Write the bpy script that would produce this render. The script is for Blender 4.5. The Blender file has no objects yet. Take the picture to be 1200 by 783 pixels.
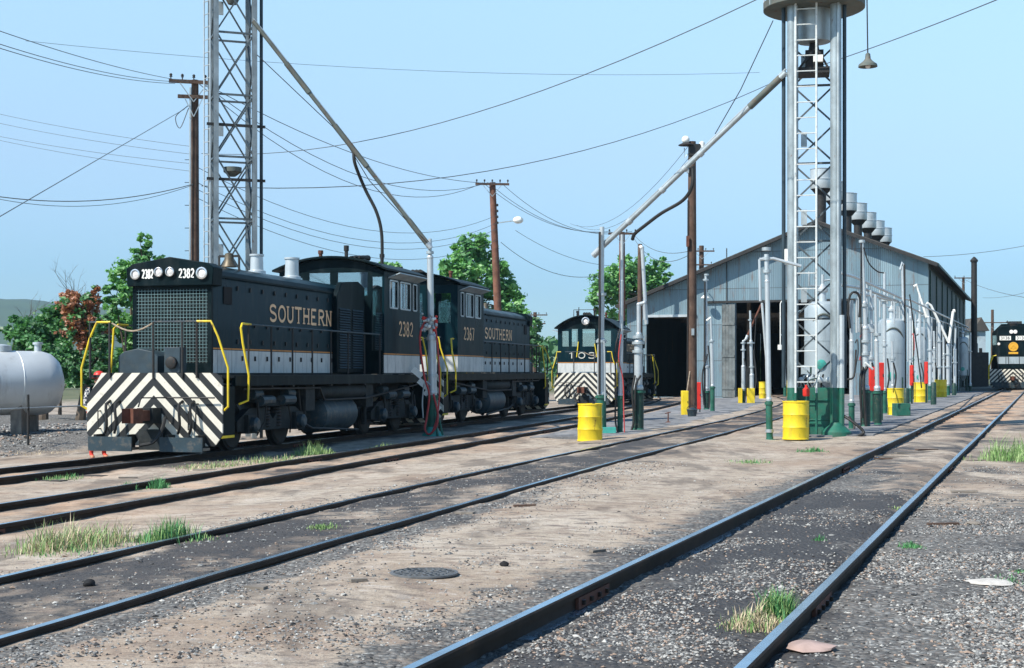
import bpy, math, random
from mathutils import Vector, Matrix, noise as mnoise
random.seed(7)
R = math.radians
sc = bpy.context.scene
# ------------------------------------------------------------ camera
F, HX, HY, EYE = 1667.0, 600.0, 437.0, 1.5
cam_d = bpy.data.cameras.new('camera'); cam = bpy.data.objects.new('camera', cam_d)
sc.collection.objects.link(cam); sc.camera = cam
cam.location = (0, 0, EYE); cam.rotation_euler = (R(90), 0, 0)
cam_d.sensor_width = 36; cam_d.lens = 36 * F / 1200
cam_d.shift_y = (HY - 391.5) / 1200
cam_d.clip_start = .1; cam_d.clip_end = 9000
# ------------------------------------------------------------ world and sun
SUN_EL, SUN_DIR = R(47), Vector((-.80, -.60, 0)).normalized()     # horizontal direction towards the sun
w = bpy.data.worlds.new('World'); sc.world = w; w.use_nodes = True
nt = w.node_tree; nt.nodes.clear()
sky = nt.nodes.new('ShaderNodeTexSky'); sky.sky_type = 'NISHITA'; sky.sun_disc = False
sky.sun_elevation = SUN_EL; sky.sun_rotation = math.atan2(SUN_DIR.x, SUN_DIR.y)
sky.air_density = 1.0; sky.dust_density = 0.1; sky.ozone_density = 2.5; sky.altitude = 0
tint = nt.nodes.new('ShaderNodeMix'); tint.data_type = 'RGBA'; tint.blend_type = 'MULTIPLY'; tint.inputs[0].default_value = 1
tint.inputs[7].default_value = (.90, .97, 1.0, 1)
bg = nt.nodes.new('ShaderNodeBackground'); bg.inputs[1].default_value = .15
wo = nt.nodes.new('ShaderNodeOutputWorld')
geo = nt.nodes.new('ShaderNodeTexCoord'); sx_ = nt.nodes.new('ShaderNodeSeparateXYZ'); nt.links.new(geo.outputs['Generated'], sx_.inputs[0])
hr = nt.nodes.new('ShaderNodeValToRGB'); nt.links.new(sx_.outputs[2], hr.inputs[0]); e_ = hr.color_ramp.elements      # hand-set sky tint by height; high sky dimmed to cut fill light
e_[0].position = 0.0; e_[0].color = (.34, .50, .66, 1); e_[1].position = .55; e_[1].color = (.34, .66, .80, 1)
for p_, c_ in ((.07, (.47, .60, .74, 1)), (.15, (.87, .86, .86, 1)), (.27, (1.40, 1.36, 1.12, 1))):
    q_ = e_.new(p_); q_.color = c_
nt.links.new(hr.outputs[0], tint.inputs[7])
nt.links.new(sky.outputs[0], tint.inputs[6]); nt.links.new(tint.outputs[2], bg.inputs[0]); nt.links.new(bg.outputs[0], wo.inputs[0])
sd = bpy.data.lights.new('sun', 'SUN'); sun = bpy.data.objects.new('sun', sd); sc.collection.objects.link(sun)
sd.energy = 5.0; sd.angle = R(.55); sd.color = (1, .95, .85)
sv = Vector((SUN_DIR.x * math.cos(SUN_EL), SUN_DIR.y * math.cos(SUN_EL), math.sin(SUN_EL)))
sun.rotation_euler = sv.to_track_quat('Z', 'Y').to_euler(); sun.location = (-30, -20, 50)
sc.view_settings.view_transform = 'Standard'; sc.view_settings.look = 'None'
sc.view_settings.exposure = 0.48; sc.view_settings.gamma = 1
sc.cycles.max_bounces = 6; sc.cycles.transparent_max_bounces = 12
sc.cycles.use_denoising = True

# ------------------------------------------------------------ mapping from measured photo points to the place
def gz(X, Y, off=0.0):
    X = max(-34, min(46, X)); Y = max(-10, min(135, Y))
    return .13 + .018 * X - .004 * Y + off
def P(px, py, Y): return Vector(((px - HX) / F * Y, Y, EYE + (HY - py) / F * Y))
def G(px, py, off=-.14):
    kx, kz = (px - HX) / F, (HY - py) / F
    Y = (1.5 - .13 - off) / (-kz + .018 * kx - .004)
    return Vector((kx * Y, Y, gz(kx * Y, Y, off)))
def X_at(px, Y): return (px - HX) / F * Y

# ------------------------------------------------------------ materials
MATS = {}
def nodes(m):
    m.use_nodes = True; t = m.node_tree; t.nodes.clear(); return t
def N(t, typ, **kw):
    n = t.nodes.new(typ)
    for k, v in kw.items():
        if k.startswith('i_'):
            key = k[2:]; n.inputs[int(key) if key.isdigit() else key].default_value = v
        else: setattr(n, k, v)
    return n
def ramp(t, src, stops, interp='LINEAR'):
    r = t.nodes.new('ShaderNodeValToRGB'); r.color_ramp.interpolation = interp
    e = r.color_ramp.elements
    while len(e) > 1: e.remove(e[0])
    e[0].position = stops[0][0]; e[0].color = c4(stops[0][1])
    for p, c in stops[1:]:
        x = e.new(p); x.color = c4(c)
    t.links.new(src, r.inputs[0]); return r.outputs[0]
def c4(c): return (c, c, c, 1) if isinstance(c, (int, float)) else (*c[:3], 1)
def mix(t, fac, a, b, mode='MIX'):
    n = t.nodes.new('ShaderNodeMix'); n.data_type = 'RGBA'; n.blend_type = mode
    if isinstance(fac, (int, float)): n.inputs[0].default_value = fac
    else: t.links.new(fac, n.inputs[0])
    for i, v in ((6, a), (7, b)):
        if isinstance(v, (tuple, int, float)): n.inputs[i].default_value = c4(v)
        else: t.links.new(v, n.inputs[i])
    return n.outputs[2]
def mth(t, op, a, b=None, clamp=False):
    n = t.nodes.new('ShaderNodeMath'); n.operation = op; n.use_clamp = clamp
    for i, v in enumerate((a, b)):
        if v is None: continue
        if isinstance(v, (int, float)): n.inputs[i].default_value = v
        else: t.links.new(v, n.inputs[i])
    return n.outputs[0]
def noise(t, co, scale, detail=4, rough=.55, stretch=None):
    if stretch:
        mp = t.nodes.new('ShaderNodeMapping'); mp.inputs['Scale'].default_value = stretch
        t.links.new(co, mp.inputs[0]); co = mp.outputs[0]
    n = N(t, 'ShaderNodeTexNoise', i_Scale=scale, i_Detail=detail, i_Roughness=rough)
    t.links.new(co, n.inputs['Vector']); return n.outputs[0]
def finish(t, col, rough=.6, metal=0, bump=None, bstr=.3, bdist=.02, spec=.5, coat=0, ior=1.45):
    b = N(t, 'ShaderNodeBsdfPrincipled'); o = t.nodes.new('ShaderNodeOutputMaterial')
    if isinstance(col, (tuple, int, float)): b.inputs['Base Color'].default_value = c4(col)
    else: t.links.new(col, b.inputs['Base Color'])
    for k, v in (('Roughness', rough), ('Metallic', metal)):
        if isinstance(v, (int, float)): b.inputs[k].default_value = v
        else: t.links.new(v, b.inputs[k])
    b.inputs['Specular IOR Level'].default_value = spec; b.inputs['IOR'].default_value = 1.22 if spec <= .2 else ior
    b.inputs['Coat Weight'].default_value = coat; b.inputs['Coat Roughness'].default_value = .25
    if bump is not None:
        bn = N(t, 'ShaderNodeBump', i_Strength=bstr, i_Distance=bdist)
        t.links.new(bump, bn.inputs['Height']); t.links.new(bn.outputs[0], b.inputs['Normal'])
    t.links.new(b.outputs[0], o.inputs[0]); return b
def pbr(name, col, rough=.6, metal=0, var=.2, scale=2.5, rust=0, dirt=0, bump=.15, bscale=30, streak=False, spec=.5,
        rustcol=(.12, .05, .025), dirtcol=(.16, .13, .1), coat=0):
    if name in MATS: return MATS[name]
    m = bpy.data.materials.new(name); t = nodes(m); MATS[name] = m
    co = N(t, 'ShaderNodeTexCoord').outputs['Object']
    n1 = noise(t, co, scale, 5, .6)
    dark = tuple(c * (1 - var) for c in col); lite = tuple(min(1, c * (1 + var)) for c in col)
    c = ramp(t, n1, [(.3, dark), (.7, lite)])
    if dirt:
        n3 = noise(t, co, scale * 2.2, 6, .65, (1, 1, .25) if streak else None)
        f = ramp(t, n3, [(.62 - dirt * .35, 0), (.8 - dirt * .2, 1)])
        c = mix(t, mth(t, 'MULTIPLY', f, .75), c, dirtcol)
    r = rough
    if rust:
        n2 = noise(t, co, scale * 3.1, 8, .7, (1, 1, .3) if streak else None)
        f = ramp(t, n2, [(.70 - rust * .3, 0), (.76 - rust * .3, 1)])
        c = mix(t, f, c, rustcol); r = mth(t, 'ADD', mth(t, 'MULTIPLY', f, .3), rough, True)
    finish(t, c, r, metal, noise(t, co, bscale, 3) if bump else None, bump, .01, spec, coat)
    return m
M = {}
M['black'] = pbr('faded_black_paint', (.004, .011, .014), .42, 0, .35, 1.3, dirt=.35, dirtcol=(.028, .036, .038), bump=.05, streak=True, spec=.2)
M['frame'] = pbr('grimy_underframe', (.008, .013, .015), .75, 0, .4, 3, dirt=.4, dirtcol=(.035, .035, .033), bump=.3)
M['iron'] = pbr('dark_iron', (.03, .03, .03), .6, .3, .3, 4, rust=.3)
M['rust'] = pbr('rusty_iron', (.13, .05, .032), .8, .1, .35, 6, rust=.3, rustcol=(.05, .03, .025))
M['galv'] = pbr('galvanised_steel', (.42, .47, .49), .5, .55, .22, 2.2, rust=.12, bump=.1, streak=True, rustcol=(.2, .12, .08))
M['silver'] = pbr('aluminium_paint', (.50, .54, .56), .42, .4, .12, 2.0, rust=.14, dirt=.12, bump=.1, streak=True, dirtcol=(.3, .3, .28), rustcol=(.22, .14, .1))
M['tankw'] = pbr('dull_silver_tank_paint', (.60, .63, .64), .45, .3, .08, 1.2, rust=.02, dirt=.15, bump=.05, streak=True, dirtcol=(.35, .35, .34))
M['white'] = pbr('white_paint', (.78, .78, .74), .5, 0, .08, 3, rust=.08, dirt=.1)
M['yellow'] = pbr('yellow_enamel', (.74, .55, .02), .5, 0, .14, 2.5, rust=.26, dirt=.35, bump=.12, bscale=9, streak=True, dirtcol=(.42, .29, .05))
M['red'] = pbr('red_enamel', (.62, .03, .02), .45, 0, .15, 4, bump=.04)
M['green'] = pbr('green_enamel', (.012, .11, .075), .55, 0, .35, 3, dirt=.45, rust=.22, bump=.06, dirtcol=(.05, .1, .07))
M['dgreen'] = pbr('dark_green_paint', (.012, .045, .035), .5, 0, .3, 4, dirt=.2, bump=.06)
M['teal'] = pbr('pale_teal_paint', (.05, .33, .28), .5, 0, .2, 5, dirt=.2)
M['rubber'] = pbr('black_rubber', (.018, .018, .018), .6, 0, .2, 6, bump=.05)
M['redhose'] = pbr('red_rubber', (.42, .05, .05), .6, 0, .2, 6, bump=.05)
M['pole'] = pbr('creosoted_timber', (.085, .05, .035), .85, 0, .45, 3.0, dirt=.3, bump=.5, bscale=14, streak=True, dirtcol=(.17, .13, .1))
M['polered'] = pbr('red_brown_timber', (.16, .07, .045), .85, 0, .4, 3.0, dirt=.3, bump=.5, bscale=14, streak=True, dirtcol=(.1, .07, .05))
M['greywood'] = pbr('grey_door_planks', (.13, .15, .155), .9, 0, .4, 2, dirt=.4, bump=.5, bscale=18, streak=True, dirtcol=(.2, .2, .19))
M['oldsilver'] = pbr('weathered_tower_steel', (.26, .30, .32), .5, .4, .3, 2.0, rust=.15, dirt=.2, bump=.1, streak=True, dirtcol=(.1, .12, .13))
M['towersteel'] = pbr('streaked_tower_paint', (.33, .38, .40), .42, .35, .3, 1.6, rust=.2, dirt=.4, bump=.15, bscale=12, streak=True, dirtcol=(.12, .15, .16))
M['wood'] = pbr('grey_weathered_planks', (.22, .19, .16), .9, 0, .35, 3, dirt=.4, bump=.5, bscale=18, streak=True, dirtcol=(.1, .09, .08))
M['dark'] = pbr('flat_near_black', (.012, .012, .013), .9, 0, .3, 1)  # near-black for black things and for shade painted into openings and recesses
M['wire'] = pbr('dull_wire', (.09, .10, .11), .6, .2, .1, 2, bump=0)
M['orange'] = pbr('imitation_gold_paint', (.80, .52, .30), .55, 0, .12, 9, bump=0)
M['navy'] = pbr('faded_navy_paint', (.025, .045, .06), .5, 0, .25, 3, dirt=.3, rust=.05, dirtcol=(.05, .06, .06))
M['tankgrey'] = pbr('pale_tank_paint', (.38, .44, .47), .45, .3, .12, 1.4, rust=.08, dirt=.3, bump=.06, streak=True, dirtcol=(.2, .24, .26))
M['bluegrey'] = pbr('blue_grey_paint', (.022, .042, .055), .5, 0, .25, 3, dirt=.3, rust=.1)
M['lens'] = pbr('lamp_glass', (.75, .72, .7), .12, 0, .1, 30, bump=.2, bscale=60, spec=.8)
M['chrome'] = pbr('polished_rim', (.6, .6, .6), .25, .8, .1, 9, bump=0)
M['pink'] = pbr('pinkish_stone', (.36, .26, .23), .85, 0, .3, 6, bump=.6, bscale=12)
def glass_mat(name, colr, rough=.05, fac=.35):
    m = bpy.data.materials.new(name); t = nodes(m)
    a = N(t, 'ShaderNodeBsdfTransparent'); a.inputs[0].default_value = c4(colr)
    g = N(t, 'ShaderNodeBsdfGlossy', i_Roughness=rough); g.inputs[0].default_value = (.9, .95, 1, 1)
    ms = N(t, 'ShaderNodeMixShader'); o = N(t, 'ShaderNodeOutputMaterial')
    fr = N(t, 'ShaderNodeFresnel', i_IOR=1.5)
    t.links.new(mth(t, 'ADD', fr.outputs[0], fac, True), ms.inputs[0])
    t.links.new(a.outputs[0], ms.inputs[1]); t.links.new(g.outputs[0], ms.inputs[2]); t.links.new(ms.outputs[0], o.inputs[0])
    return m
M['glass'] = glass_mat('cab_window_glass', (.75, .85, .85), .04, .22)
def band_mat():
    m = bpy.data.materials.new('black_paint_with_white_band'); t = nodes(m)
    co = N(t, 'ShaderNodeTexCoord').outputs['Object']
    s = N(t, 'ShaderNodeSeparateXYZ'); t.links.new(co, s.inputs[0]); z = s.outputs[2]
    n1 = noise(t, co, 1.3, 6, .6, (1, 1, .35)); n2 = noise(t, co, 5, 7, .7, (1, 1, .3))
    blk = ramp(t, n1, [(.3, (.002, .011, .017)), (.7, (.005, .023, .031))])
    wht = ramp(t, n2, [(.35, (.40, .42, .42)), (.6, (.64, .65, .63))])
    def rng(a, b): return mth(t, 'MULTIPLY', mth(t, 'GREATER_THAN', z, a), mth(t, 'LESS_THAN', z, b))
    c = mix(t, rng(1.60, 2.06), blk, wht)
    c = mix(t, rng(2.075, 2.105), c, (.55, .24, .07))
    # riveted door seams along the hood
    y = s.outputs[1]
    seam = mth(t, 'LESS_THAN', mth(t, 'ABSOLUTE', mth(t, 'SUBTRACT', mth(t, 'FRACT', mth(t, 'MULTIPLY', y, 1.52)), .5)), .012)
    c = mix(t, mth(t, 'MULTIPLY', seam, .8), c, (.004, .005, .006))
    grime = ramp(t, n2, [(.52, 0), (.72, 1)])
    c = mix(t, mth(t, 'MULTIPLY', grime, .4), c, (.045, .05, .048))
    finish(t, c, ramp(t, n1, [(.3, .25), (.7, .42)]), 0, noise(t, co, 4, 3), .10, .02, .2)
    return m
M['band'] = band_mat()
def stripe_mat(name, period, cx=0, wide=.5, cream=(.72, .68, .58), dirt=.3):
    m = bpy.data.materials.new(name); t = nodes(m)
    co = N(t, 'ShaderNodeTexCoord').outputs['Object']
    s = N(t, 'ShaderNodeSeparateXYZ'); t.links.new(co, s.inputs[0])
    ax = mth(t, 'ABSOLUTE', mth(t, 'SUBTRACT', s.outputs[0], cx))
    v = mth(t, 'ADD', ax, s.outputs[2])
    fr = mth(t, 'FRACT', mth(t, 'ADD', mth(t, 'DIVIDE', v, period), .81))
    n2 = noise(t, co, 4, 8, .7)
    cr = ramp(t, n2, [(.3, tuple(c * .8 for c in cream)), (.6, cream)])
    g = ramp(t, n2, [(.62 - dirt * .2, 0), (.7, 1)])
    cr = mix(t, mth(t, 'MULTIPLY', g, .55), cr, (.12, .09, .07))
    c = mix(t, mth(t, 'LESS_THAN', fr, wide), (.018, .02, .022), cr)
    finish(t, c, .5, 0, noise(t, co, 20, 2), .08)
    return m
M['stripes'] = stripe_mat('chevron_warning_stripes', .365)
M['stripes3'] = stripe_mat('narrow_chevron_stripes', .30, dirt=.5)

# ------------------------------------------------------------ mesh builder
MW = {}
class MB:
    def __init__(s): s.v = []; s.f = []; s.m = []; s.mats = []
    def mi(s, m):
        if m not in s.mats: s.mats.append(m)
        return s.mats.index(m)
    def add(s, vs, fs, m):
        k = len(s.v); i = s.mi(m)
        s.v.extend(Vector(v) for v in vs); s.f.extend(tuple(k + a for a in f) for f in fs); s.m.extend([i] * len(fs)); return s
    def box(s, a, b, m, mat=None):
        x0, y0, z0 = (min(p, q) for p, q in zip(a, b)); x1, y1, z1 = (max(p, q) for p, q in zip(a, b))
        vs = [Vector(p) for p in ((x0,y0,z0),(x1,y0,z0),(x1,y1,z0),(x0,y1,z0),(x0,y0,z1),(x1,y0,z1),(x1,y1,z1),(x0,y1,z1))]
        if mat is not None: vs = [mat @ v for v in vs]
        return s.add(vs, [(0,3,2,1),(4,5,6,7),(0,1,5,4),(1,2,6,5),(2,3,7,6),(3,0,4,7)], m)
    def bar(s, a, b, w, h, m, up=(0, 0, 1)):
        a, b = Vector(a), Vector(b); d = b - a; L = d.length
        if L < 1e-6: return s
        d /= L; u = Vector(up)
        if abs(d.dot(u)) > .98: u = Vector((0, 1, 0))
        sx = d.cross(u).normalized(); sz = sx.cross(d)
        vs = [p + sx * i * w / 2 + sz * j * h / 2 for p in (a, b) for i, j in ((-1,-1),(1,-1),(1,1),(-1,1))]
        return s.add(vs, [(0,1,2,3),(7,6,5,4),(0,4,5,1),(1,5,6,2),(2,6,7,3),(3,7,4,0)], m)
    def tube(s, pts, r, m, seg=8, caps=True):
        pts = [Vector(p) for p in pts]; n = len(pts)
        rs = r if isinstance(r, (list, tuple)) else [r] * n
        d0 = (pts[1] - pts[0]).normalized()
        u = Vector((0, 0, 1)) if abs(d0.z) < .9 else Vector((1, 0, 0))
        u = (u - d0 * u.dot(d0)).normalized(); vs = []
        for i, p in enumerate(pts):
            d = ((pts[i+1] - p).normalized() if i < n-1 else Vector()) + ((p - pts[i-1]).normalized() if i else Vector())
            d = d.normalized() if d.length > 1e-6 else d0
            u = u - d * u.dot(d); u = u.normalized() if u.length > 1e-5 else d.orthogonal().normalized(); w_ = d.cross(u)
            for k in range(seg):
                a = 2 * math.pi * k / seg
                vs.append(p + (u * math.cos(a) + w_ * math.sin(a)) * rs[i])
        fs = [(i*seg+k, i*seg+(k+1) % seg, (i+1)*seg+(k+1) % seg, (i+1)*seg+k) for i in range(n-1) for k in range(seg)]
        if caps: fs += [tuple(range(seg-1, -1, -1)), tuple((n-1)*seg + k for k in range(seg))]
        return s.add(vs, fs, m)
    def lathe(s, prof, c, m, seg=24, axis=(0, 0, 1), mats=None):
        ax = Vector(axis).normalized(); u = ax.orthogonal().normalized(); w_ = ax.cross(u); c = Vector(c)
        vs = [c + ax * h + (u * math.cos(2*math.pi*k/seg) + w_ * math.sin(2*math.pi*k/seg)) * max(r, 1e-4) for r, h in prof for k in range(seg)]
        n = len(prof)
        for i in range(n-1):
            pass
        fs = [(i*seg+k, i*seg+(k+1) % seg, (i+1)*seg+(k+1) % seg, (i+1)*seg+k) for i in range(n-1) for k in range(seg)]
        fs += [tuple(range(seg-1, -1, -1)), tuple((n-1)*seg + k for k in range(seg))]
        return s.add(vs, fs, m)
    def prism(s, poly, vec, m, caps=True):
        vec = Vector(vec); poly = [Vector(p) for p in poly]; n = len(poly)
        fs = [(k, (k+1) % n, n + (k+1) % n, n + k) for k in range(n)]
        if caps: fs += [tuple(range(n-1, -1, -1)), tuple(range(n, 2*n))]
        return s.add(poly + [p + vec for p in poly], fs, m)
    def panel(s, o, u, v, us, vs_, holes, th, m):
        """wall panel in the plane (u, v) with rectangular holes (u0,u1,v0,v1) and thickness th along -n"""
        o, u, v = Vector(o), Vector(u).normalized(), Vector(v).normalized(); n = u.cross(v)
        U = sorted(set([us[0], us[1]] + [a for h in holes for a in h[:2]])); V = sorted(set([vs_[0], vs_[1]] + [a for h in holes for a in h[2:]]))
        def solid(i, j):
            if i < 0 or j < 0 or i >= len(U)-1 or j >= len(V)-1: return False
            a, b = (U[i]+U[i+1])/2, (V[j]+V[j+1])/2
            return not any(h[0] < a < h[1] and h[2] < b < h[3] for h in holes)
        def pt(a, b, k=0): return o + u*a + v*b - n*th*k
        for i in range(len(U)-1):
            for j in range(len(V)-1):
                if not solid(i, j): continue
                a, b, c, d = U[i], U[i+1], V[j], V[j+1]
                s.add([pt(a,c), pt(b,c), pt(b,d), pt(a,d)], [(0,1,2,3)], m)
                s.add([pt(a,c,1), pt(b,c,1), pt(b,d,1), pt(a,d,1)], [(3,2,1,0)], m)
                for (di, dj, e) in ((-1,0,((a,d),(a,c))), (1,0,((b,c),(b,d))), (0,-1,((a,c),(b,c))), (0,1,((b,d),(a,d)))):
                    if not solid(i+di, j+dj):
                        s.add([pt(*e[0]), pt(*e[0],1), pt(*e[1],1), pt(*e[1])], [(0,1,2,3)], m)
        return s
    def sphere(s, c, r, m, seg=12, rings=8, sc_=(1, 1, 1)):
        prof = [(math.sin(math.pi*i/rings)*r, -math.cos(math.pi*i/rings)*r) for i in range(rings+1)]
        k = len(s.v); s.lathe(prof, (0,0,0), m, seg); c = Vector(c)
        for i in range(k, len(s.v)):
            p = s.v[i]; s.v[i] = Vector((p.x*sc_[0], p.y*sc_[1], p.z*sc_[2])) + c
        return s
    def build(s, name, parent=None, world=False, smooth=35, bevel=0):
        me = bpy.data.meshes.new(name)
        vs = s.v
        if world and parent is not None:
            inv = MW[parent.name].inverted(); vs = [inv @ v for v in vs]
        me.from_pydata([tuple(v) for v in vs], [], s.f)
        for m in s.mats: me.materials.append(m)
        me.polygons.foreach_set('material_index', s.m)
        me.polygons.foreach_set('use_smooth', [smooth > 0] * len(s.f))
        me.update()
        if smooth: me.set_sharp_from_angle(angle=R(smooth))
        o = bpy.data.objects.new(name, me); sc.collection.objects.link(o)
        if parent is not None: o.parent = parent; MW[o.name] = MW[parent.name].copy()
        else: MW[o.name] = Matrix()
        if bevel:
            b = o.modifiers.new('b', 'BEVEL'); b.width = bevel; b.segments = 2; b.limit_method = 'ANGLE'; b.angle_limit = R(40)
        return o
def tag(o, label=None, cat=None, group=None, kind=None):
    if label: o['label'] = label
    if cat: o['category'] = cat
    if group: o['group'] = group
    if kind: o['kind'] = kind
    return o
def thing(name, label, cat, loc=(0, 0, 0), rz=0, group=None):
    o = bpy.data.objects.new(name, None); sc.collection.objects.link(o); o.empty_display_size = .3
    o.location = loc; o.rotation_euler = (0, 0, rz)
    MW[o.name] = Matrix.Translation(Vector(loc)) @ Matrix.Rotation(rz, 4, 'Z')
    return tag(o, label, cat, group)
KIDS = {}
def copy_tree(o, loc=None, rz=None, label=None, parent=None):
    c = o.copy(); sc.collection.objects.link(c)
    if parent is not None: c.parent = parent
    for ch in [x for x in list(bpy.data.objects) if x.parent == o]: copy_tree(ch, parent=c)
    if loc is not None: c.location = loc
    if rz is not None: c.rotation_euler = (0, 0, rz)
    if label: c['label'] = label
    MW[c.name] = Matrix.Translation(c.location) @ Matrix.Rotation(c.rotation_euler.z, 4, 'Z')
    return c
def struct(name, mb, smooth=35):
    return tag(mb.build(name, smooth=smooth), kind='structure')
def arc(c, r, a0, a1, n, U, V):
    c, U, V = Vector(c), Vector(U), Vector(V)
    return [c + U * r * math.cos(R(a0 + (a1-a0)*i/n)) + V * r * math.sin(R(a0 + (a1-a0)*i/n)) for i in range(n+1)]
def smooth_path(pts, n=6):
    pts = [Vector(p) for p in pts]; out = []
    for i in range(len(pts)-1):
        p0 = pts[i-1] if i else pts[0]*2 - pts[1]; p1, p2 = pts[i], pts[i+1]; p3 = pts[i+2] if i+2 < len(pts) else pts[-1]*2 - pts[-2]
        for k in range(n):
            t = k/n
            out.append(.5*((2*p1) + (p2-p0)*t + (2*p0-5*p1+4*p2-p3)*t*t + (3*p1-p0-3*p2+p3)*t**3))
    out.append(pts[-1]); return out

# ------------------------------------------------------------ painted lettering (flat ribbons a few mm proud of the sheet)
def earc(cx, cy, rx, ry, a0, a1, n=10): return [(cx + rx*math.cos(R(a0+(a1-a0)*i/n)), cy + ry*math.sin(R(a0+(a1-a0)*i/n))) for i in range(n+1)]
GL = {
 'S': [earc(.36,.745,.28,.22,20,270,10)[0:] + earc(.36,.265,.30,.235,90,-160,10)[1:]],
 'O': [earc(.38,.5,.33,.46,0,360,20)],
 'U': [[(.12,1),(.12,.34)] + earc(.38,.33,.26,.29,180,360,8)[1:] + [(.64,1)]],
 'T': [[(.38,0),(.38,1)], [(.02,.96),(.74,.96)]],
 'H': [[(.12,0),(.12,1)], [(.64,0),(.64,1)], [(.12,.5),(.64,.5)]],
 'E': [[(.12,0),(.12,1)], [(.12,.96),(.62,.96)], [(.12,.5),(.5,.5)], [(.12,.04),(.64,.04)]],
 'R': [[(.12,0),(.12,1)], [(.12,.96),(.4,.96)] + earc(.42,.74,.22,.22,90,-90,8)[1:] + [(.12,.5)], [(.36,.5),(.68,0)]],
 'N': [[(.12,0),(.12,1)], [(.12,1),(.64,0)], [(.64,0),(.64,1)]],
 '0': [earc(.35,.5,.27,.46,0,360,18)], '1': [[(.2,.8),(.38,.98),(.38,0)]],
 '2': [earc(.35,.7,.26,.26,160,-30,9) + [(.1,.05),(.64,.05)]],
 '3': [earc(.33,.73,.25,.23,150,-80,9) + earc(.33,.27,.28,.25,85,-150,9)],
 '6': [earc(.36,.28,.26,.26,90,450,14) , [(.12,.36),(.16,.66),(.34,.9),(.56,.96)]],
 '7': [[(.08,.95),(.62,.95),(.28,0)]],
 '8': [earc(.35,.73,.22,.23,0,360,14), earc(.35,.26,.27,.25,0,360,14)],
}
SERIF = {'S': [], 'U': [(.12,1),(.64,1)], 'T': [(.38,0)], 'H': [(.12,0),(.12,1),(.64,0),(.64,1)], 'E': [(.12,0)], 'R': [(.12,0),(.68,0)], 'N': [(.12,0),(.12,1),(.64,1)]}
def lettering(mb, text, o, u, v, width, h, m, th=.11, serif=False, adv=.86):
    """text starts at o, runs along u, letters of height h; squeezed to the given width"""
    o, u, v = Vector(o), Vector(u).normalized(), Vector(v).normalized(); n = u.cross(v)
    cw = width / (len(text) - (1 - .74/adv)) ; sx = cw / adv
    k = 0
    for i, ch in enumerate(text):
        strokes = [list(s) for s in GL.get(ch, [])]
        if serif: strokes += [[(x-.13, y + (.03 if y < .5 else -.03)), (x+.13, y + (.03 if y < .5 else -.03))] for x, y in SERIF.get(ch, [])]
        for j, st in enumerate(strokes):
            t_ = th * (.5 if serif and j >= len(GL[ch]) else 1)
            pts = [(i*cw + x*sx, y*h) for x, y in st]; W = t_*h; n_ = len(pts)
            closed = n_ > 5 and math.hypot(pts[0][0]-pts[-1][0], pts[0][1]-pts[-1][1]) < 1e-6
            vs = []; k += 1
            for q, p in enumerate(pts):
                a = pts[q-1] if q else (pts[-2] if closed else p); b = pts[q+1] if q < n_-1 else (pts[1] if closed else p)
                dx, dy = b[0]-a[0], b[1]-a[1]; L = math.hypot(dx, dy) or 1; dx /= L; dy /= L
                for sgn in (1, -1):
                    vs.append(o + u*(p[0]-dy*W/2*sgn) + v*(p[1]+dx*W/2*sgn) + n*(.0012*k % .008 + .001))
            mb.add(vs, [(2*q+1, 2*q+3, 2*q+2, 2*q) for q in range(n_-1)], m)
    return mb
# ------------------------------------------------------------ track centre lines (x, y), straight yard tracks with slight bends
TRK = {
 1: [(-12.1, 8), (-9.58, 17.8), (-7.0, 27.8), (-.05, 54.7), (3.4, 68), (6.9, 81.5), (8.2, 86.5)],
 2: [(-8.3, 5), (-6.0, 14), (-5.25, 17), (-2.5, 27.8), (1.1, 41.7), (3.9, 54), (7.6, 72), (9.6, 85), (10.6, 96)],
 3: [(-5.2, 2.5), (-3.6, 7.75), (-2.93, 10.26), (-1.2, 16.15), (.16, 20.75), (2.55, 28.3), (5.36, 37.2), (7.95, 45.8), (12.5, 62.7), (15.6, 78), (18, 97)],
 4: [(-1.48, 2), (.28, 6.7), (5.28, 20), (14.7, 45), (29.4, 84.1), (43.5, 121.6), (60, 165)],
}
def dense(pts, step=.5):
    sp = smooth_path([(x, y, 0) for x, y in pts], 24); out = [sp[0]]
    for p in sp[1:]:
        if (p - out[-1]).length >= step: out.append(p)
    return out
TC = {k: dense(v, 1.0) for k, v in TRK.items()}
def tx(k, Y):
    p = TC[k]
    if Y <= p[0].y: a, b = p[0], p[1]
    elif Y >= p[-1].y: a, b = p[-2], p[-1]
    else:
        lo, hi = 0, len(p)-1
        while hi - lo > 1:
            mid = (lo+hi)//2
            if p[mid].y <= Y: lo = mid
            else: hi = mid
        a, b = p[lo], p[hi]
    t = (Y-a.y)/(b.y-a.y); return a.x + (b.x-a.x)*t
def fbm(x, y, s, o=3, z=0):
    return mnoise.fractal(Vector((x*s, y*s, z)), 1, 2, o)
def sm(a, b, x):
    t = max(0, min(1, (x-a)/(b-a))); return t*t*(3-2*t)

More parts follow.
